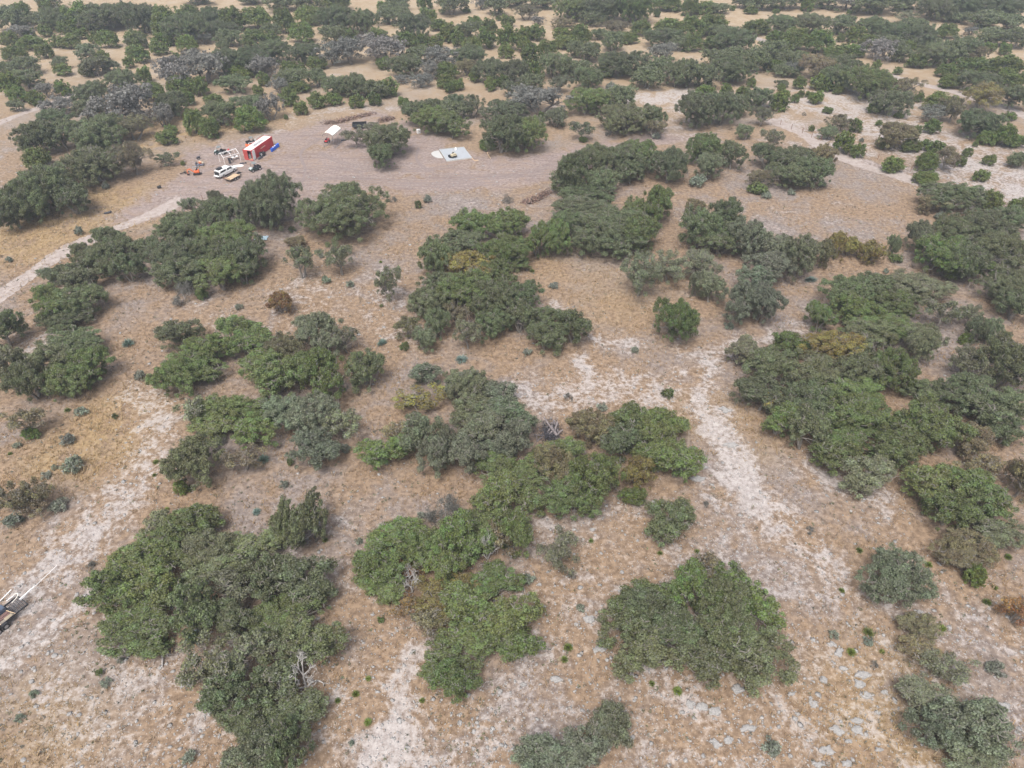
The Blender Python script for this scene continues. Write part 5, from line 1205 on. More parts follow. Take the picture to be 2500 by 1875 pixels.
m = MB(); m.box((-2.98, 0, .48), (.18, 1.8, .2), bev=.03); m.build('bumper', M_STEEL, root)
m = MB(); m.box((-1.75, .12, 2.03), (1.5, 1.05, .34), bev=.14); m.build('roof_box', M_BLACK, root)

# flat trailer beside the pickup: local x towards its tongue
o, hd, L = frame('cA', (480, 1462), (800, 1292), .6)
root = tag(empty('flat_trailer', o, hd), "empty trailer with a pale wooden deck parked beside the white pickup", "trailer")
L = min(L, 4.9)
m = MB()
for i in range(7): m.box((L / 2, -.78 + i * .26, .62), (L, .245, .05))
m.build('deck', M_DECK, root)
m = MB()
for s in (-1, 1): m.box((L / 2, s * .96, .58), (L + .1, .08, .14))
for x in (0, L): m.box((x, 0, .58), (.08, 1.84, .13))
m.tube((L, -.7, .55), (L + 1.3, 0, .5), .05); m.tube((L, .7, .55), (L + 1.3, 0, .5), .05); m.tube((L + 1.2, 0, .5), (L + 1.55, 0, .5), .06)
m.build('frame', M_BLACK, root)
for s in (-1, 1):
    m = MB()
    for k in range(2): m.side([(L * .42 + k * .78 - .36, .55), (L * .42 + k * .78 - .25, .74), (L * .42 + k * .78 + .25, .74), (L * .42 + k * .78 + .36, .55)], s * 1.12 - .13, s * 1.12 + .13)
    m.build('mudguard', M_BLACK, root)
    for k in range(2): wheel(root, L * .42 + k * .78, s * 1.12, .33, .2)
m = MB()
for y in (-.9, .9): m.box((-.05, y, .9), (.07, .07, .55))
m.box((-.05, 0, 1.1), (.05, 1.8, .05)); m.box((-.05, 0, .85), (.05, 1.8, .05)); m.build('rear_rack', M_RUST, root)
m = MB(); m.box((L + .55, .1, .72), (.85, .5, .35), bev=.05); m.tube((L + .55, .1, .88), (L + .55, .1, 1.02), .1); tag(m.build('tool_box', M_BLACK, None, o, hd), "black box on the tongue of the empty wooden trailer", "tool box")

# side-by-side utility vehicles: local x to the front
def utv(p, hd, label, group="off-road utility vehicles in the yard"):
    r = tag(empty('utility_vehicle', p, hd), label, "utility vehicle", group)
    m = MB(); m.side([(-1.4, .45), (-1.4, .62), (.55, .62), (.75, .95), (1.25, .85), (1.42, .6), (1.35, .4), (-1.3, .38)], -.68, .68, bev=.05); m.build('body', M_GREEN, r)
    m = MB(); m.side([(.74, .97), (1.24, .87), (1.36, .70), (1.38, .72), (1.27, .90), (.74, 1.0)], -.5, .5, bev=.01); m.build('bonnet', mat("pale_bonnet", (.42, .47, .46), .35), r)
    m = MB()
    for s in (-1, 1): m.box((-.92, s * .66, .82), (1.0, .06, .32))
    m.box((-1.42, 0, .82), (.06, 1.36, .32)); m.box((-.42, 0, .84), (.06, 1.36, .36)); m.box((-.92, 0, .68), (1.0, 1.3, .05)); m.build('cargo_bed', M_BLACK, r)
    m = MB()
    for s in (-.34, .34): m.box((-.12, s, .78), (.5, .56, .14), bev=.04); m.box((-.34, s, 1.06), (.13, .56, .55), ry=-.15, bev=.04)
    m.build('seats', M_CHAR, r)
    m = MB()
    for s in (-1, 1):
        m.tube((-.4, s * .64, .7), (-.36, s * .6, 1.85), .03); m.tube((.78, s * .64, .92), (.42, s * .6, 1.85), .03); m.tube((-.36, s * .6, 1.85), (.42, s * .6, 1.85), .03)
    for x in (-.36, .42): m.tube((x, -.6, 1.85), (x, .6, 1.85), .03)
    m.build('roll_cage', M_BLACK, r)
    m = MB(); m.box((.02, 0, 1.89), (.95, 1.3, .05), bev=.02); m.build('roof', mat("utv_roof", (.16, .18, .18), .5), r)
    m = MB(); m.tube((.42, .33, 1.08), (.52, .33, .98), .17, n=14); m.build('steering_wheel', M_BLACK, r)
    for s in (-1, 1):
        m = MB(); m.tube((1.36, s * .45, .72), (1.42, s * .45, .72), .08, n=12); m.build('headlight', M_WHITE, r)
        for x in (-.95, .98): wheel(r, x, s * .66, .33, .26)
    return r
p = spot('cB', (1480, 690)); utv(p, math.radians(186), "green and black utility vehicle with its bed towards the red tiller")
p = spot('cA', (1330, 1180)); utv(p, math.radians(228), "dark green utility vehicle facing the wooden trailer, in front of the container")
p = spot('cA', (1235, 400)); utv(p, math.radians(30), "utility vehicle half hidden behind the roof of the red container")
# orange cutter behind the container
p = spot('cA', (1150, 455)); r = tag(empty('brush_cutter', p, .5), "orange mower deck lying behind the red container", "mower deck")
m = MB(); m.side([(-.9, .15), (-.8, .5), (.6, .55), (.9, .2)], -.7, .7, bev=.04); m.build('deck', M_ORANGE, r)
m = MB(); m.tube((0, 0, .5), (0, 0, .85), .12); m.tube((0, 0, .8), (1.3, 0, .9), .05); m.build('shaft', M_WHITE, r)
# red tiller
p = spot('cB', (1800, 640)); r = tag(empty('tiller', p, .6), "red garden tiller standing right of the green utility vehicle", "tiller")
m = MB(); m.box((0, 0, .62), (.6, .42, .42), bev=.08); m.tube((.05, 0, .8), (.05, 0, 1.0), .12); m.build('engine', M_REDM, r)
m = MB(); m.tube((-.2, -.2, .7), (-1.1, -.3, 1.0), .025); m.tube((-.2, .2, .7), (-1.1, .3, 1.0), .025); m.tube((-1.1, -.3, 1.0), (-1.1, .3, 1.0), .025); m.build('handlebar', M_RUST, r)
m = MB(); m.tube((-.4, -.4, .2), (-.4, .4, .2), .2, n=10); m.build('tine_drum', M_STEEL, r)
for s in (-1, 1): wheel(r, .15, s * .33, .25, .14)
# small black engine cart
p = spot('cB', (690, 885)); r = tag(empty('engine_cart', p, .9), "small black engine on wheels left of the green utility vehicle", "engine cart")
m = MB(); m.box((0, 0, .5), (.8, .5, .4), bev=.06); m.build('engine', M_CHAR, r)
m = MB(); m.tube((.3, -.22, .5), (.62, -.22, 1.05), .025); m.tube((.3, .22, .5), (.62, .22, 1.05), .025); m.tube((.62, -.22, 1.05), (.62, .22, 1.05), .025); m.build('handle', M_BLACK, r)
for s in (-1, 1): wheel(r, -.2, s * .3, .26, .12)
# grey sled with orange-yellow machine
p = spot('cB', (735, 1110)); r = tag(empty('stump_grinder', p, .15), "yellow and orange grinder with a dark trough, behind the orange excavator", "grinder")
m = MB(); m.side([(-.95, .85), (-.9, .12), (.75, .1), (.95, .45), (.75, .42), (.65, .24), (-.75, .26), (-.85, .85)], -.55, .55); m.build('trough', mat("slate_steel", (.12, .13, .17), .5), r)
m = MB(); m.box((.1, .35, .62), (.7, .4, .5), bev=.08); m.build('engine', M_ORANGE, r)
m = MB(); m.tube((-.1, .2, .95), (.95, -.1, .55), .07); m.tube((-.1, .55, .95), (.95, .3, .6), .07); m.build('arm', M_YEL, r)
for s in (-1, 1): wheel(r, -.1, s * .62, .22, .14)
p = spot('cB', (560, 1165)); m = MB(); m.box((0, 0, .03), (1.5, .6, .03), rz=.2); m.box((.3, .1, .055), (.7, .35, .02), rz=.3); tag(m.build('metal_sheet', M_STEEL, None, p, .1), "grey metal sheet lying between the grinder and the excavator", "sheet metal")
# orange mini excavator, boom to the left
p = spot('cB', (620, 1450)); hd = math.radians(193); r = tag(empty('mini_excavator', p, hd), "orange mini excavator with its bucket resting on the ground", "excavator")
for s in (-1, 1):
    m = MB(); m.side([(-.75, .12), (-.82, .28), (-.68, .46), (.68, .46), (.82, .28), (.75, .12), (.6, .02), (-.6, .02)], s * .42 - .15, s * .42 + .15, bev=.02); m.build('track', M_RUB, r)
m = MB(); m.box((-.15, 0, .80), (1.25, 1.0, .5), bev=.12); m.box((-.45, 0, 1.08), (.6, .9, .3), bev=.1); m.build('body', M_ORANGE, r)
m = MB(); m.box((-.1, .1, 1.25), (.4, .42, .12), bev=.04); m.box((-.28, .1, 1.5), (.12, .42, .5), bev=.04); m.build('seat', M_BLACK, r)
m = MB(); m.tube((-.5, -.4, 1.1), (-.45, -.4, 1.95), .035); m.tube((-.5, .4, 1.1), (-.45, .4, 1.95), .035); m.tube((-.45, -.4, 1.95), (-.45, .4, 1.95), .035); m.build('roll_bar', M_BLACK, r)
m = MB(); m.box((.98, -.05, 1.15), (1.05, .16, .2), ry=-.75); m.box((1.6, -.05, 1.45), (.75, .15, .18), ry=.35); m.build('boom', M_ORANGE, r)
m = MB(); m.box((2.0, -.05, .85), (.14, .14, 1.05), ry=.12); m.build('stick', M_ORANGE, r)
m = MB(); m.side([(1.75, .35), (2.2, .4), (2.2, .1), (1.95, .0), (1.65, .1)], -.28, .2, bev=.02); m.build('bucket', M_BLACK, r)
m = MB(); m.box((-1.02, 0, .25), (.08, 1.1, .36)); m.build('blade', M_BLACK, r)
p = spot('cB', (180, 1420)); r = tag(empty('landscape_rake', p, .55), "black rake attachment lying left of the orange excavator", "rake")
m = MB(); m.tube((-1.1, 0, .35), (1.1, 0, .35), .09); m.box((0, -.2, .5), (.5, .4, .3), bev=.04); m.build('beam', M_BLACK, r)
m = MB()
for i in range(12): m.tube((-1.0 + i * .18, .02, .33), (-1.0 + i * .18, .32, .02), .03, n=5)
m.build('tines', M_BLACK, r)

# bare white canopy frame and what stands under it
fl = np.array(cat_('cA', 435, 1040)); bl = fl + np.array([1.6, 6.0]) * .0
o = (fl[0], fl[1], 0); far = np.array(cat_('cA', 900, 905)); hd = math.atan2(far[1] - fl[1], far[0] - fl[0])
Wf = min(np.linalg.norm(far - fl), 5.0); Df = 3.0
r = tag(empty('canopy_frame', o, hd), "bare white canopy frame without its cover, behind the pickup", "canopy frame")
for x in (0, Wf):
    for y in (0, Df):
        m = MB(); m.tube((x, y, 0), (x, y, 2.1), .04, n=8); m.build('post', M_WHITE, r)
m = MB()
for y in (0, Df): m.tube((0, y, 2.1), (Wf, y, 2.1), .05)
for x in (0, Wf): m.tube((x, 0, 2.1), (x, Df / 2, 2.85), .05); m.tube((x, Df, 2.1), (x, Df / 2, 2.85), .05)
m.tube((0, Df / 2, 2.85), (Wf, Df / 2, 2.85), .05); m.tube((Wf / 2, 0, 2.1), (Wf / 2, Df / 2, 2.85), .05); m.tube((Wf / 2, Df, 2.1), (Wf / 2, Df / 2, 2.85), .05)
m.build('rafters', M_WHITE, r)
p = local(o, hd, 1.5, .5); r2 = tag(empty('locker', p, hd), "narrow black cabinet standing under the white canopy frame", "cabinet")
m = MB(); m.box((0, 0, .72), (.5, .45, 1.36), bev=.03); m.build('case', M_BLACK, r2)
m = MB(); m.box((0, -.235, .74), (.42, .02, 1.2)); m.box((.15, -.25, .8), (.03, .03, .2)); m.build('door', M_CHAR, r2)
p = local(o, hd, 2.5, 1.1); r2 = tag(empty('folding_chair', p, hd + .4), "dark folding chair under the white canopy frame", "chair")
m = MB(); m.box((0, 0, .45), (.5, .5, .05), bev=.02); m.build('seat', M_CHAR, r2); m = MB(); m.box((0, .27, .75), (.5, .05, .55), rx=-.15, bev=.02); m.build('backrest', M_CHAR, r2)
for x in (-.22, .22):
    for y in (-.22, .22):
        m = MB(); m.tube((x, y, 0), (x * .95, y * .95, .44), .02, n=6); m.build('leg', M_STEEL, r2)
p = local(o, hd, 3.6, 2.0); r2 = tag(empty('folding_table', p, hd), "white folding table at the back of the canopy frame", "table")
m = MB(); m.box((0, 0, .73), (1.8, .76, .05), bev=.015); m.build('tabletop', M_WHITE, r2)
for x in (-.75, .75):
    m = MB(); m.tube((x, -.3, 0), (x, -.3, .72), .02); m.tube((x, .3, 0), (x, .3, .72), .02); m.tube((x, -.3, .1), (x, .3, .1), .02); m.build('leg', M_STEEL, r2)
m = MB(); m.box((0, 0, .84), (.5, .3, .17), rz=.3, bev=.04); m.tube((0, 0, .9), (.0, 0, 1.0), .04); tag(m.build('tool_bag', M_CHAR, None, p, hd), "dark tool bag on the white folding table", "bag")
a = spot('cA', (815, 1045)); m = MB(); rr = random.Random(8)
pts = [(math.cos(i * .6283) * (1.5 + rr.uniform(-.3, .3)), math.sin(i * .6283) * (.9 + rr.uniform(-.25, .25))) for i in range(10)]
m.prism(pts, 0, .03); m.box((.2, .1, .05), (1.6, .9, .03), rz=.3, bev=.01); tag(m.build('plastic_sheet', M_ROOF, None, a, .3), "white plastic sheet spread on the ground before the canopy frame", "sheet")
for q, s, lab in (((935, 985), 1.0, "long dark duffel bag on the ground left of the container doors"), ((1045, 968), .45, "small dark bucket-sized bag nearest the container doors")):
    p = spot('cA', q); m = MB(); m.box((0, 0, .16), (1.1 * s, .5, .32), rz=.1, bev=.14); m.tube((-.2 * s, -.1, .32), (.2 * s, -.1, .40), .025); tag(m.build('duffel_bag', M_CHAR, None, p, .2), lab, "bag")

# white fabric carport
FLp, FRp = np.array(cat_('cC', 225, 1110)), np.array(cat_('cC', 592, 1140)); BRp = np.array(cat_('cC', 850, 905))
hd = math.atan2(*(BRp - FRp)[::-1]); Lk = np.linalg.norm(BRp - FRp); Wk = max(2.6, abs(np.dot(FRp - FLp, [math.sin(hd), -math.cos(hd)])))
r = tag(empty('carport', (*FRp, 0), hd), "open shelter with a cream white fabric roof on thin metal poles", "carport"); r.scale = (1.2, 1.12, 1.16)
arc = [(0, 2.75), (.05, 2.98), (Wk * .25, 3.42), (Wk * .5, 3.6), (Wk * .75, 3.42), (Wk - .05, 2.98), (Wk, 2.75)]
bmq = MB(); n = len(arc); xs = np.linspace(-.1, Lk + .1, 6); vs = []
for k, x in enumerate(xs): vs.append([bmq.bm.verts.new((x, y, z - .05 * (k % 2))) for y, z in arc])
for k in range(5):
    for i in range(n - 1): bmq.bm.faces.new((vs[k][i], vs[k + 1][i], vs[k + 1][i + 1], vs[k][i + 1]))
ro = bmq.build('roof', M_CANV, r); so = ro.modifiers.new("thick", 'SOLIDIFY'); so.thickness = .03
for x in (0, Lk / 2, Lk):
    for y in (.03, Wk - .03):
        m = MB(); m.tube((x, y, 0), (x, y, 2.95), .04, n=8); m.build('post', M_STEEL, r)
m = MB()
for y in (.03, Wk - .03): m.tube((-.1, y, .05), (Lk + .1, y, .05), .05); m.tube((0, y, 2.9), (Lk, y, 2.9), .035)
for x in (0, Lk / 2, Lk):
    for (y0, z0), (y1, z1) in zip(arc, arc[1:]): m.tube((x, y0, z0 - .08), (x, y1, z1 - .08), .035, n=6)
m.build('rails', M_STEEL, r)
p = spot('cC', (300, 900)); r = tag(empty('riding_mower', p, hd), "red riding mower parked under the white carport", "mower")
m = MB(); m.side([(-.75, .3), (-.75, .62), (.1, .6), (.15, .85), (.85, .82), (.95, .45), (.85, .3)], -.38, .38, bev=.06); m.build('body', M_REDM, r)
m = MB(); m.box((-.35, 0, .72), (.42, .46, .12), bev=.04); m.box((-.56, 0, .95), (.1, .46, .42), bev=.04); m.build('seat', M_BLACK, r)
m = MB(); m.tube((.12, 0, .8), (-.02, 0, 1.12), .02); m.tube((-.02, 0, 1.1), (-.05, 0, 1.14), .17, n=14); m.build('steering_wheel', M_BLACK, r)
m = MB(); m.side([(-.35, .12), (-.35, .26), (.35, .26), (.35, .12)], -.6, .6, bev=.03); m.build('mower_deck', M_BLACK, r)
for s in (-1, 1): wheel(r, -.52, s * .44, .26, .2); wheel(r, .68, s * .42, .19, .15)
a = cat_('cC', 830, 870); b = cat_('cC', 950, 850); m = MB(); m.tube((0, 0, .22), (1.1, .2, .22), .2, n=14); m.tube((1.1, .2, .22), (1.4, .3, .24), .2, .12, n=14); tag(m.build('log', M_CHAR, None, (*a, 0), .2), "short dark log lying at the back corner of the carport", "log")

# black dump trailer
o, hd, L = frame('cC', (1290, 425), (1800, 400)); L = min(max(L, 3.8), 5.0)
r = tag(empty('dump_trailer', o, hd), "black high-sided dump trailer standing behind the small oak", "trailer")
m = MB(); Wd = 1.9
for y in (0, Wd): m.box((L / 2, y, 1.12), (L, .06, .75))
for x in (0, L): m.box((x, Wd / 2, 1.12), (.06, Wd, .75))
m.box((L / 2, Wd / 2, .78), (L, Wd, .06)); m.build('bed', M_BLACK, r)
m = MB()
for y in (-.04, Wd + .04):
    for z in (1.46, 1.0): m.box((L / 2, y, z), (L + .1, .05, .08))
    for i in range(6): m.box((.1 + i * (L - .2) / 5, y, 1.1), (.08, .07, .7))
m.build('ribs', mat("blue_black_steel", (.05, .07, .09), .35), r)
m = MB()
for y in (.25, Wd - .25): m.box((L / 2, y, .62), (L, .1, .16))
m.tube((L, .25, .6), (L + 1.2, Wd / 2, .55), .06); m.tube((L, Wd - .25, .6), (L + 1.2, Wd / 2, .55), .06); m.build('chassis', M_BLACK, r)
for y in (-.18, Wd + .18):
    for x in (L * .38, L * .38 + .8): wheel(r, x, y, .34, .2)
m = MB(); m.tube((L + .9, Wd / 2, 0), (L + .9, Wd / 2, .75), .05); m.build('jack', M_STEEL, r)

# concrete slab and the machine on it
q = [cat_('cD', *p) for p in ((425, 350), (1195, 270), (1460, 608), (665, 715))]
cx_, cy_ = sum(p[0] for p in q) / 4, sum(p[1] for p in q) / 4
m = MB(); m.prism([(p[0] - cx_, p[1] - cy_) for p in q], -.05, .16); sl = m.build('concrete_slab', M_CONC, None, (cx_, cy_, 0)); tag(sl, "new grey concrete slab with a light edge, poured beside the oaks", "slab")
m = MB()
for a_, b_ in zip(q, q[1:] + q[:1]):
    A, B = Vector((a_[0] - cx_, a_[1] - cy_, .13)), Vector((b_[0] - cx_, b_[1] - cy_, .13)); d = (B - A).normalized()
    m.box((A + B) / 2 + Vector((d.y, -d.x, 0)) * .035 * (1 if (A + B).dot(Vector((d.y, -d.x, 0))) > 0 else -1), ((B - A).length, .06, .3), rz=math.atan2(d.y, d.x))
m.build('form_board', M_CONC2, sl)
pp = [cat_('cD', *p) for p in ((418, 366), (360, 372), (280, 386), (215, 415), (180, 455), (195, 500), (245, 545), (320, 580), (400, 605), (480, 608), (560, 600))]
cx2, cy2 = pp[0]; m = MB(); m.prism([(p[0] - cx2 - .12, p[1] - cy2) for p in pp], -.03, .09); tag(m.build('concrete_apron', M_CONC2, None, (cx2, cy2, 0)), "rounded white apron of washed-out concrete left of the slab", "apron")
p = cat_('cD', 845, 560, .16); r = tag(empty('power_trowel', (*p, .16), math.radians(205)), "cream-coloured ride-on trowel machine with two black guards on the slab", "trowel machine")
for s in (-1, 1):
    m = MB(); m.box((s * .56, .0, .3), (1.0, 1.0, .5), bev=.08); m.tube((s * .56, 0, .5), (s * .56, 0, .68), .2, n=12); m.build('guard', M_BLACK, r)
m = MB(); m.box((0, .75, .8), (1.5, .8, .5), bev=.1); m.box((-.1, .95, 1.1), (.7, .5, .3), bev=.08); m.build('body', M_YEL, r)
m = MB(); m.box((0, .25, .95), (.5, .45, .12), bev=.04); m.box((0, .5, 1.2), (.5, .1, .45), bev=.04); m.build('seat', M_BLACK, r)
m = MB(); m.tube((.3, 1.0, 1.0), (.3, 1.0, 1.9), .03); m.tube((-.3, 1.0, 1.0), (-.3, 1.0, 1.9), .03); m.tube((-.3, 1.0, 1.9), (.3, 1.0, 1.9), .03); m.build('roll_bar', M_YEL, r)
p = cat_('cD', 945, 335, .16); r = tag(empty('water_jug', (*p, .16)), "white jug standing behind the trowel machine on the slab", "jug")
m = MB(); m.tube((0, 0, 0), (0, 0, .5), .26, n=16); m.tube((0, 0, .5), (0, 0, .62), .26, .12, n=16); m.build('tank', M_PVC, r); m = MB(); m.tube((0, 0, .62), (0, 0, .7), .1, n=12); m.build('cap', M_WHITE, r)
def board(c, a, b, label):
    o, hd, L = frame(c, a, b); m = MB(); m.box((L / 2, 0, .09), (L, .07, .18), bev=.008)
    for x in (.3, L - .3): m.box((x, .07, .12), (.05, .05, .3))
    tag(m.build('form_board', M_WOOD, None, o, hd), label, "board", "loose form boards beside the slab")
board('cD', (1465, 612), (1538, 692), "short form board running on from the slab's right corner"); board('cD', (1545, 695), (1665, 680), "form board lying crosswise in front of the slab's right corner"); board('cD', (1940, 435), (2050, 620), "long lone form board by the oaks right of the slab")
# white cabinet at the foot of the oaks
p = spot('c2', (1208, 300)); r = tag(empty('chest_freezer', p, .5), "white chest with dark trim under the oaks behind the slab", "chest")
m = MB(); m.box((0, 0, .5), (.9, .75, 1.0), bev=.05); m.build('cabinet', M_WHITE, r); m = MB(); m.box((0, 0, 1.03), (.94, .8, .06), bev=.02); m.build('lid', M_PVC, r); m = MB(); m.box((.1, -.385, .6), (.5, .02, .2)); m.build('vent', M_GREYP, r)

# hunting blind on legs and a hanging feeder at the far edge
p = at(815.5, 22.5); r = tag(empty('deer_blind', (*p, 0), .2), "grey box blind on legs at the edge of the far woods", "hunting blind")
m = MB(); m.box((0, 0, 3.0), (1.9, 1.7, 2.2), bev=.04); m.build('cabin', M_GREYP, r); m = MB(); m.box((0, 0, 4.15), (2.3, 2.1, .12)); m.build('roof', M_STEEL, r)
for x in (-.45, .45):
    m = MB(); m.box((x, -.86, 3.3), (.5, .03, .4)); m.build('window', M_GLASS, r)
for x in (-.85, .85):
    for y in (-.75, .75):
        m = MB(); m.tube((x * 1.2, y * 1.2, 0), (x, y, 2.0), .07); m.build('leg', M_RUST, r)
m = MB()
for i in range(7): m.tube((-.3, -1.0 - .1 * (7 - i), .3 * i + .1), (.3, -1.0 - .1 * (7 - i), .3 * i + .1), .025)
m.build('ladder', M_STEEL, r)
p = at(2091.5, 25); r = tag(empty('game_feeder', (*p, 0)), "pale cone-bottomed feeder on tall legs at the far meadow edge", "feeder")
m = MB(); m.tube((0, 0, 2.0), (0, 0, 2.6), .12, .8, n=16); m.tube((0, 0, 2.6), (0, 0, 3.3), .8, n=16); m.tube((0, 0, 3.3), (0, 0, 3.7), .85, .05, n=16); m.build('hopper', M_CANV, r)
for i in range(3):
    a_ = i * 2.094 + .4; m = MB(); m.tube((math.cos(a_) * 1.5, math.sin(a_) * 1.5, 0), (math.cos(a_) * .75, math.sin(a_) * .75, 3.2), .05); m.build('leg', M_STEEL, r)

# wire fence along the gravel track
fp = [cat_('t3', *p) for p in ((575, 772), (645, 803), (715, 832), (785, 858), (845, 885), (905, 905), (1000, 938), (1100, 972), (1190, 1000), (1270, 1026), (1375, 1066), (1480, 1104), (1610, 1165), (1760, 1230))]
fr = tag(empty('wire_fence', (*fp[0], 0)), "thin wire fence on dark posts along the pale gravel track", "fence")
m0 = MB(); m0.tube((0, 0, -.1), (0, 0, 1.5), .05, n=6)
po = m0.build('post', M_RUST, fr)
for x, y in fp[1:]:
    c_ = po.copy(); col.objects.link(c_); c_.parent = fr; c_.location = (x - fp[0][0], y - fp[0][1], 0)
m = MB()
for a_, b_ in zip(fp, fp[1:]):
    for z in (.35, .75, 1.15, 1.4): m.tube((a_[0] - fp[0][0], a_[1] - fp[0][1], z), (b_[0] - fp[0][0], b_[1] - fp[0][1], z), .008, n=4, caps=False)
m.build('wire', M_STEEL, fr)
p = spot('c1', (548, 1325)); r = tag(empty('corner_post', p), "rusty steel corner post sticking up behind the oaks below the pickup", "post")
m = MB(); m.tube((0, 0, -.1), (-.05, 0, 2.3), .06, n=8); m.build('post', M_RUST, r); m = MB(); m.tube((.05, 0, .1), (.9, .2, 1.2), .035); m.build('brace', M_RUST, r)

# small litter
p = spot('t4', (692, 188)); m = MB(); m.box((0, 0, .2), (1.3, .5, .35), rz=.5, bev=.1); m.box((.5, .35, .3), (.6, .4, .3), rz=.9, bev=.1); m.tube((-.9, -.4, .1), (.2, 0, .3), .06); tag(m.build('scrap_heap', M_CHAR, None, p), "black scrap lying in the dry grass beside the dirt road", "scrap")
p = spot('t4', (1026, 25)); m = MB(); m.box((0, 0, .3), (.9, .7, .6), rz=.3, bev=.22); m.box((.25, .1, .62), (.3, .3, .2), bev=.08); tag(m.build('rubbish_bag', M_BLACK, None, p), "black rubbish bag in the grass left of the yard", "bag")
# crumpled tarp
bmt = bmesh.new(); bmesh.ops.create_grid(bmt, x_segments=16, y_segments=12, size=1.0)
c0, c1 = cat_('t4', 1640, 352), cat_('t4', 1718, 345); rr = random.Random(4)
for v in bmt.verts:
    rad = 1 - .22 * rr.random() * (abs(v.co.x) > .9 or abs(v.co.y) > .9); v.co.x *= 1.5 * rad; v.co.y *= 1.0 * rad
    v.co.z = .05 + .10 * abs(math.sin(v.co.x * 4 + math.sin(v.co.y * 3))) + .05 * rr.random()
me = bpy.data.meshes.new("tarp"); bmt.to_mesh(me); bmt.free(); me.materials.append(M_TARP)
to = bpy.data.objects.new("tarp", me); to.location = ((c0[0] + c1[0]) / 2, (c0[1] + c1[1]) / 2, 0); col.objects.link(to); tag(to, "crumpled light blue tarp on the ground right of the big grove", "tarp")

# brush pile of grey limbs
PILEWOOD = mat("dark_weathered_wood", (.19, .165, .165), .9, var=.4, scale=3)
pc = cat_('bp', 1050, 950, .5); r = tag(empty('brush_pile', (*pc, 0)), "heap of dark grey-brown limbs stacked in the clearing", "brush pile")
def limb(pts, r0, r1):
    P3 = []
    for X_, Y_, z in pts: a_ = cat_('bp', X_, Y_, z); P3.append(np.array([a_[0] - pc[0], a_[1] - pc[1], z]))
    P3 = np.array(P3); n = len(P3) - 1; rr_ = np.linspace(r0, r1, n + 1) * 1.5
    V, F = tubes(P3[:-1], P3[1:], rr_[:-1], rr_[1:], 7); link('limb', mesh_np('limb', V, [F], (PILEWOOD,)), parent=r)
for pts, r0, r1 in [([(1390, 1080, .5), (1270, 850, .9), (1000, 540, 1.1), (760, 170, 1.4)], .19, .05), ([(1420, 440, 1.0), (1360, 620, .8), (1310, 800, .6), (1230, 960, .4)], .11, .08),
                    ([(1700, 790, .9), (1500, 920, .6), (1450, 1080, .3)], .08, .1), ([(380, 1040, .5), (560, 1060, .4), (760, 1080, .3)], .05, .09), ([(130, 1045, .6), (380, 1030, .5)], .02, .05),
                    ([(400, 1080, .4), (430, 1200, .2), (410, 1340, .1)], .05, .06), ([(420, 1370, .1), (560, 1230, .2), (690, 1150, .3)], .06, .07), ([(1040, 730, .8), (970, 900, .5), (960, 1060, .3)], .10, .08),
                    ([(1050, 960, .5), (1050, 1140, .3), (1110, 1230, .2)], .09, .07), ([(1160, 860, .7), (1090, 940, .6), (1060, 1010, .5)], .10, .08), ([(1210, 960, .5), (1150, 1040, .4), (1170, 1180, .2)], .07, .06),
                    ([(1290, 1080, .4), (1340, 1180, .2), (1300, 1250, .1)], .07, .06), ([(1310, 1250, .2), (1500, 1210, .3), (1700, 1260, .1)], .07, .05), ([(880, 900, .4), (840, 1010, .3), (800, 1100, .1)], .07, .06),
                    ([(990, 560, .8), (930, 680, .5), (850, 770, .2)], .07, .04), ([(1450, 720, .6), (1420, 820, .5), (1490, 930, .3)], .08, .08), ([(1020, 600, 1.0), (1120, 760, .7), (1240, 960, .4)], .08, .06),
                    ([(1150, 560, .7), (1200, 720, .6), (1260, 880, .5)], .08, .05), ([(1100, 460, .5), (1230, 460, .6), (1400, 480, .4)], .08, .12), ([(1250, 290, .9), (1260, 430, .6), (1330, 560, .4)], .09, .14),
                    ([(1180, 1120, .2), (1300, 1110, .3), (1420, 1150, .2)], .06, .06), ([(1400, 360, .8), (1440, 480, .5), (1470, 560, .2)], .07, .1)]: limb(pts, r0, r1)
rg = np.random.default_rng(9); n = 420
A_ = np.c_[rg.normal(size=n) * .75, rg.normal(size=n) * 1.25 + .2, .05 + .75 * rg.random(n)]; D_ = unit(rg.normal(size=(n, 3)) * np.array([1, 1, .35])) * (.4 + .9 * rg.random((n, 1)))
V, F = tubes(A_, np.maximum(A_ + D_, [-9, -9, .02]), np.full(n, .03), np.full(n, .012), 4); link('twigs', mesh_np('twigs', V, [F], (M_CHAR,)), parent=r)
# fallen log at lower left
lr = [(1075, 540, .5), (1030, 570, .4), (985, 600, .1)], [(1040, 560, .5), (1045, 610, .3), (1042, 670, .1)], [(1060, 545, .5), (1080, 600, .2)]
c0 = cat_('ta', 1040, 600); P0, P1, R0, R1 = [], [], [], []
for ps in lr:
    w3 = [np.array([*(np.array(cat_('ta', x, y, z)) - np.array(c0)), z]) for x, y, z in ps]
    for a_, b_ in zip(w3, w3[1:]): P0.append(a_); P1.append(b_); R0.append(.11); R1.append(.07)
V, F = tubes(P0, P1, R0, R1, 7); tag(link('fallen_branch', mesh_np('fallen_branch', V, [F], (DEADWOOD,)), (*c0, 0)), "forked grey branch lying left of the huge lower left grove", "branch")

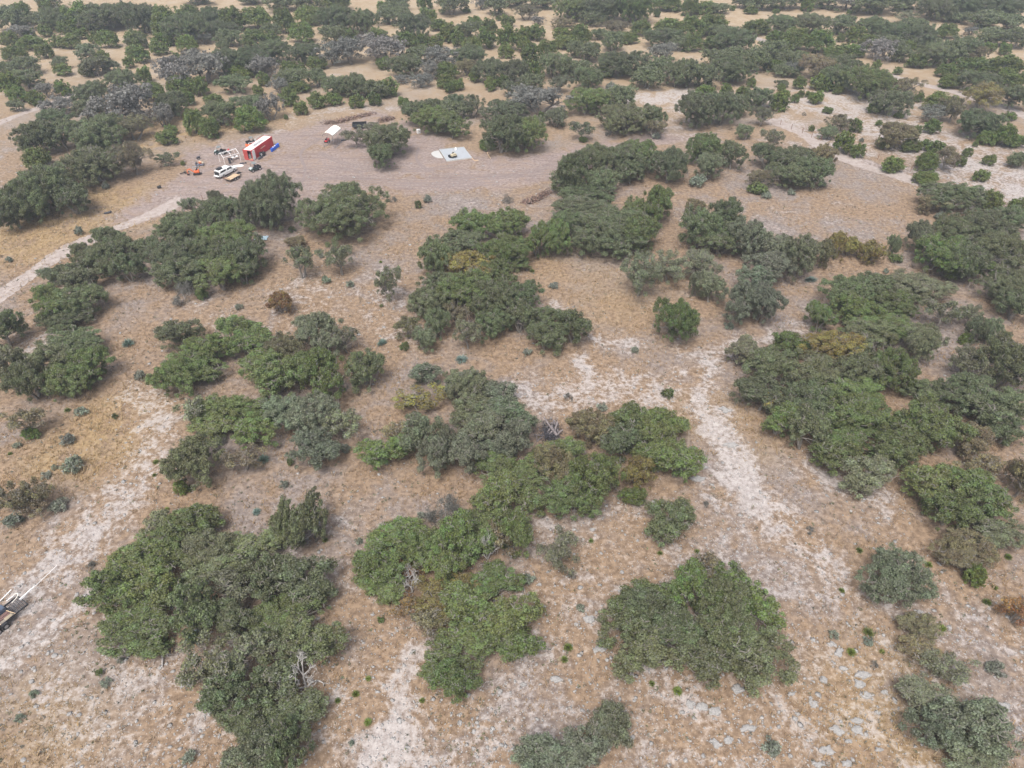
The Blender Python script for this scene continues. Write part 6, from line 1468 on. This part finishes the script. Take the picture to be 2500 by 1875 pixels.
# loaded flatbed trailer at the left edge; local x runs from its hidden end to the ramp
Z = .75
A = np.array(cat_('cT', 715, 985, Z)); B = np.array(cat_('cT', 0, 1545, Z)); C = np.array(cat_('cT', 520, 880, Z))
hd = math.atan2(*(A - B)[::-1]); ux = np.array([math.cos(hd), math.sin(hd)]); uy = np.array([-ux[1], ux[0]]); Wt = 2.1; Lt = 6.2
r = tag(empty('flatbed_trailer', (*(A - ux * Lt), 0), hd), "loaded flatbed trailer with a mesh ramp, cut by the left edge", "trailer")
def tl(px, py, z):
    v = np.array(cat_('cT', px, py, z)) - (A - ux * Lt); return (float(v @ ux), float(v @ uy), z)
m = MB()
for i in range(8): m.box((Lt / 2 - .8, .13 + i * .263, Z - .04), (Lt - 1.6, .25, .05))
m.build('deck', mat("old_deck", (.22, .19, .155), .85, var=.3), r)
m = MB()
for y in (0, Wt): m.box((Lt / 2, y, Z), (Lt, .08, .16))
for x in (0, Lt - 1.6, Lt): m.box((x, Wt / 2, Z - .01), (.08, Wt - .08, .12))
m.build('frame', M_BLACK, r)
m = MB()
for i in range(7): m.box((Lt - 1.55 + i * .25, Wt / 2, Z), (.05, Wt - .1, .07))
for i in range(9): m.box((Lt - .8, .15 + i * .22, Z + .035), (1.5, .035, .035))
m.build('mesh_ramp', M_CHAR, r)
for y in (-.18, Wt + .18):
    for x in (Lt - 2.9, Lt - 3.75): wheel(r, x, y, .37, .24, rim=M_STEEL)
    m = MB()
    for x in (Lt - 2.9, Lt - 3.75): m.side([(x - .42, .62), (x - .3, .82), (x + .3, .82), (x + .42, .62)], y - .15, y + .15)
    m.build('mudguard', M_BLACK, r)
base = A - ux * Lt
def on_trailer(name, m, material, label, cat, group=None): return tag(m.build(name, material, None, (*base, 0), hd), label, cat, group)
m = MB(); m.box((Lt - 3.0, 1.65, Z + .32), (2.6, .75, .6), bev=.05); m.box((Lt - 3.0, 1.65, Z + .64), (2.5, .66, .05), bev=.01); on_trailer('truck_box', m, mat("slate_box", (.07, .09, .13), .4, var=.15), "long slate-blue box riding on the loaded flatbed trailer", "box")
m = MB()
for i in range(3): m.box((Lt - 3.3, .62 + i * .2, Z + .06 + .04 * (i % 2)), (3.0, .18, .1), rz=.02 * i)
on_trailer('plank_stack', m, M_BRD, "weathered red-brown planks on the loaded flatbed trailer", "planks")
m = MB(); m.box((Lt - 2.15, .5, Z + .03), (.8, .8, .03), rz=.1); m.box((Lt - 2.2, .45, Z + .06), (.6, .5, .02), rz=.3); on_trailer('plywood_sheet', m, mat('plywood', (.30, .25, .18), .8), "pale plywood scraps on the loaded flatbed trailer", "plywood")
m = MB()
for x in (Lt - 1.75, Lt - 3.4): m.box((x, Wt / 2, Z + .13), (.06, Wt + .1, .02), rz=.25)
on_trailer('tie_down_strap', m, M_WOOD, "tan straps tied across the loaded flatbed trailer", "strap")
for (p0, p1, z0, z1, rad, lab) in (((0, 905), (285, 618), 1.0, 1.0, .055, "white pipe sticking out at the far left of the loaded trailer"), ((160, 905), (345, 770), 1.0, 1.05, .045, "short white pipe beside the slate-blue box on the trailer"),
                                   ((490, 865), (862, 535), .95, .95, .065, "thick white pipe overhanging the trailer's mesh ramp"), ((520, 880), (1435, 12), .9, .35, .03, "long thin white pipe stretching far beyond the trailer ramp")):
    a_ = cat_('cT', *p0, z0); b_ = cat_('cT', *p1, z1); d = np.array([b_[0] - a_[0], b_[1] - a_[1]])
    m = MB(); m.tube((0, 0, z0), (d[0], d[1], z1), rad, n=10); m.tube((d[0] * .985, d[1] * .985, z0 + (z1 - z0) * .985), (d[0] * .999, d[1] * .999, z1), rad * 1.25, n=10)
    tag(m.build('pipe', M_PVC, None, (*a_, 0)), lab, "pipe", "white pipes on the loaded trailer")
m = MB(); cpts = [(345, 740, 1.1), (440, 700, 1.2), (455, 760, 1.1), (400, 840, 1.0), (300, 950, .9)]
P3 = [np.array([*(np.array(cat_('cT', x, y, z)) - np.array(base)), z]) for x, y, z in cpts]
for a_, b_ in zip(P3, P3[1:]): m.tube(a_, b_, .035, n=6)
tag(m.build('hose', M_CANV, None, (*base, 0)), "tan hose looped over the back of the loaded trailer", "hose")

# windrows of red-brown dead brush
def windrow(c, pts, w, label):
    rg = np.random.default_rng(len(label)); P = np.array([cat_(c, *p) for p in pts]); n = 900
    seg = rg.integers(0, len(P) - 1, n); u = rg.random((n, 1)); Q = P[seg] * (1 - u) + P[seg + 1] * u + rg.normal(size=(n, 2)) * w
    c0 = P.mean(0); pos = np.c_[Q - c0, np.abs(rg.normal(size=n)) * .3 + .03]
    V, q = cards(rg, pos, unit(rg.normal(size=(n, 3)) + np.array([0, 0, .6])), .22, 1.8)
    T = np.repeat(np.stack([rg.random(n), rg.random(n), np.zeros(n), np.ones(n)], 1), 4, axis=0)
    tag(link('brush_windrow', mesh_np('brush_windrow', V, [q], (FOL,), attrs={"tone": T}), (*c0, 0), color=(.31, .22, .18)), label, "brush row")
windrow('c2', [(160, 195), (300, 180), (450, 140), (690, 85)], .7, "long row of red-brown dead brush behind the white carport")
windrow('c2', [(780, 170), (900, 140)], .5, "short row of red-brown dead brush right of the black dump trailer")
windrow('t5', [(1190, 125), (1270, 95), (1340, 50)], .5, "line of rusty dead brush at the yard's lower right edge")
# ------------------------------------------------------------------ the air: one closed box round everything
hz = MB(); hz.box((0, 0, 49.0), (19000, 19000, 100.0))
t = NT("haze_air"); t.n.remove(t.b)
pv = t.new("ShaderNodeVolumePrincipled"); pv.inputs["Color"].default_value = (.80, .89, 1.0, 1); pv.inputs["Density"].default_value = .00042; pv.inputs["Anisotropy"].default_value = .2
t.l.new(pv.outputs[0], t.n["Material Output"].inputs["Volume"])
tag(hz.build('haze', t.m), "faint grey haze over the far woods", kind="stuff")
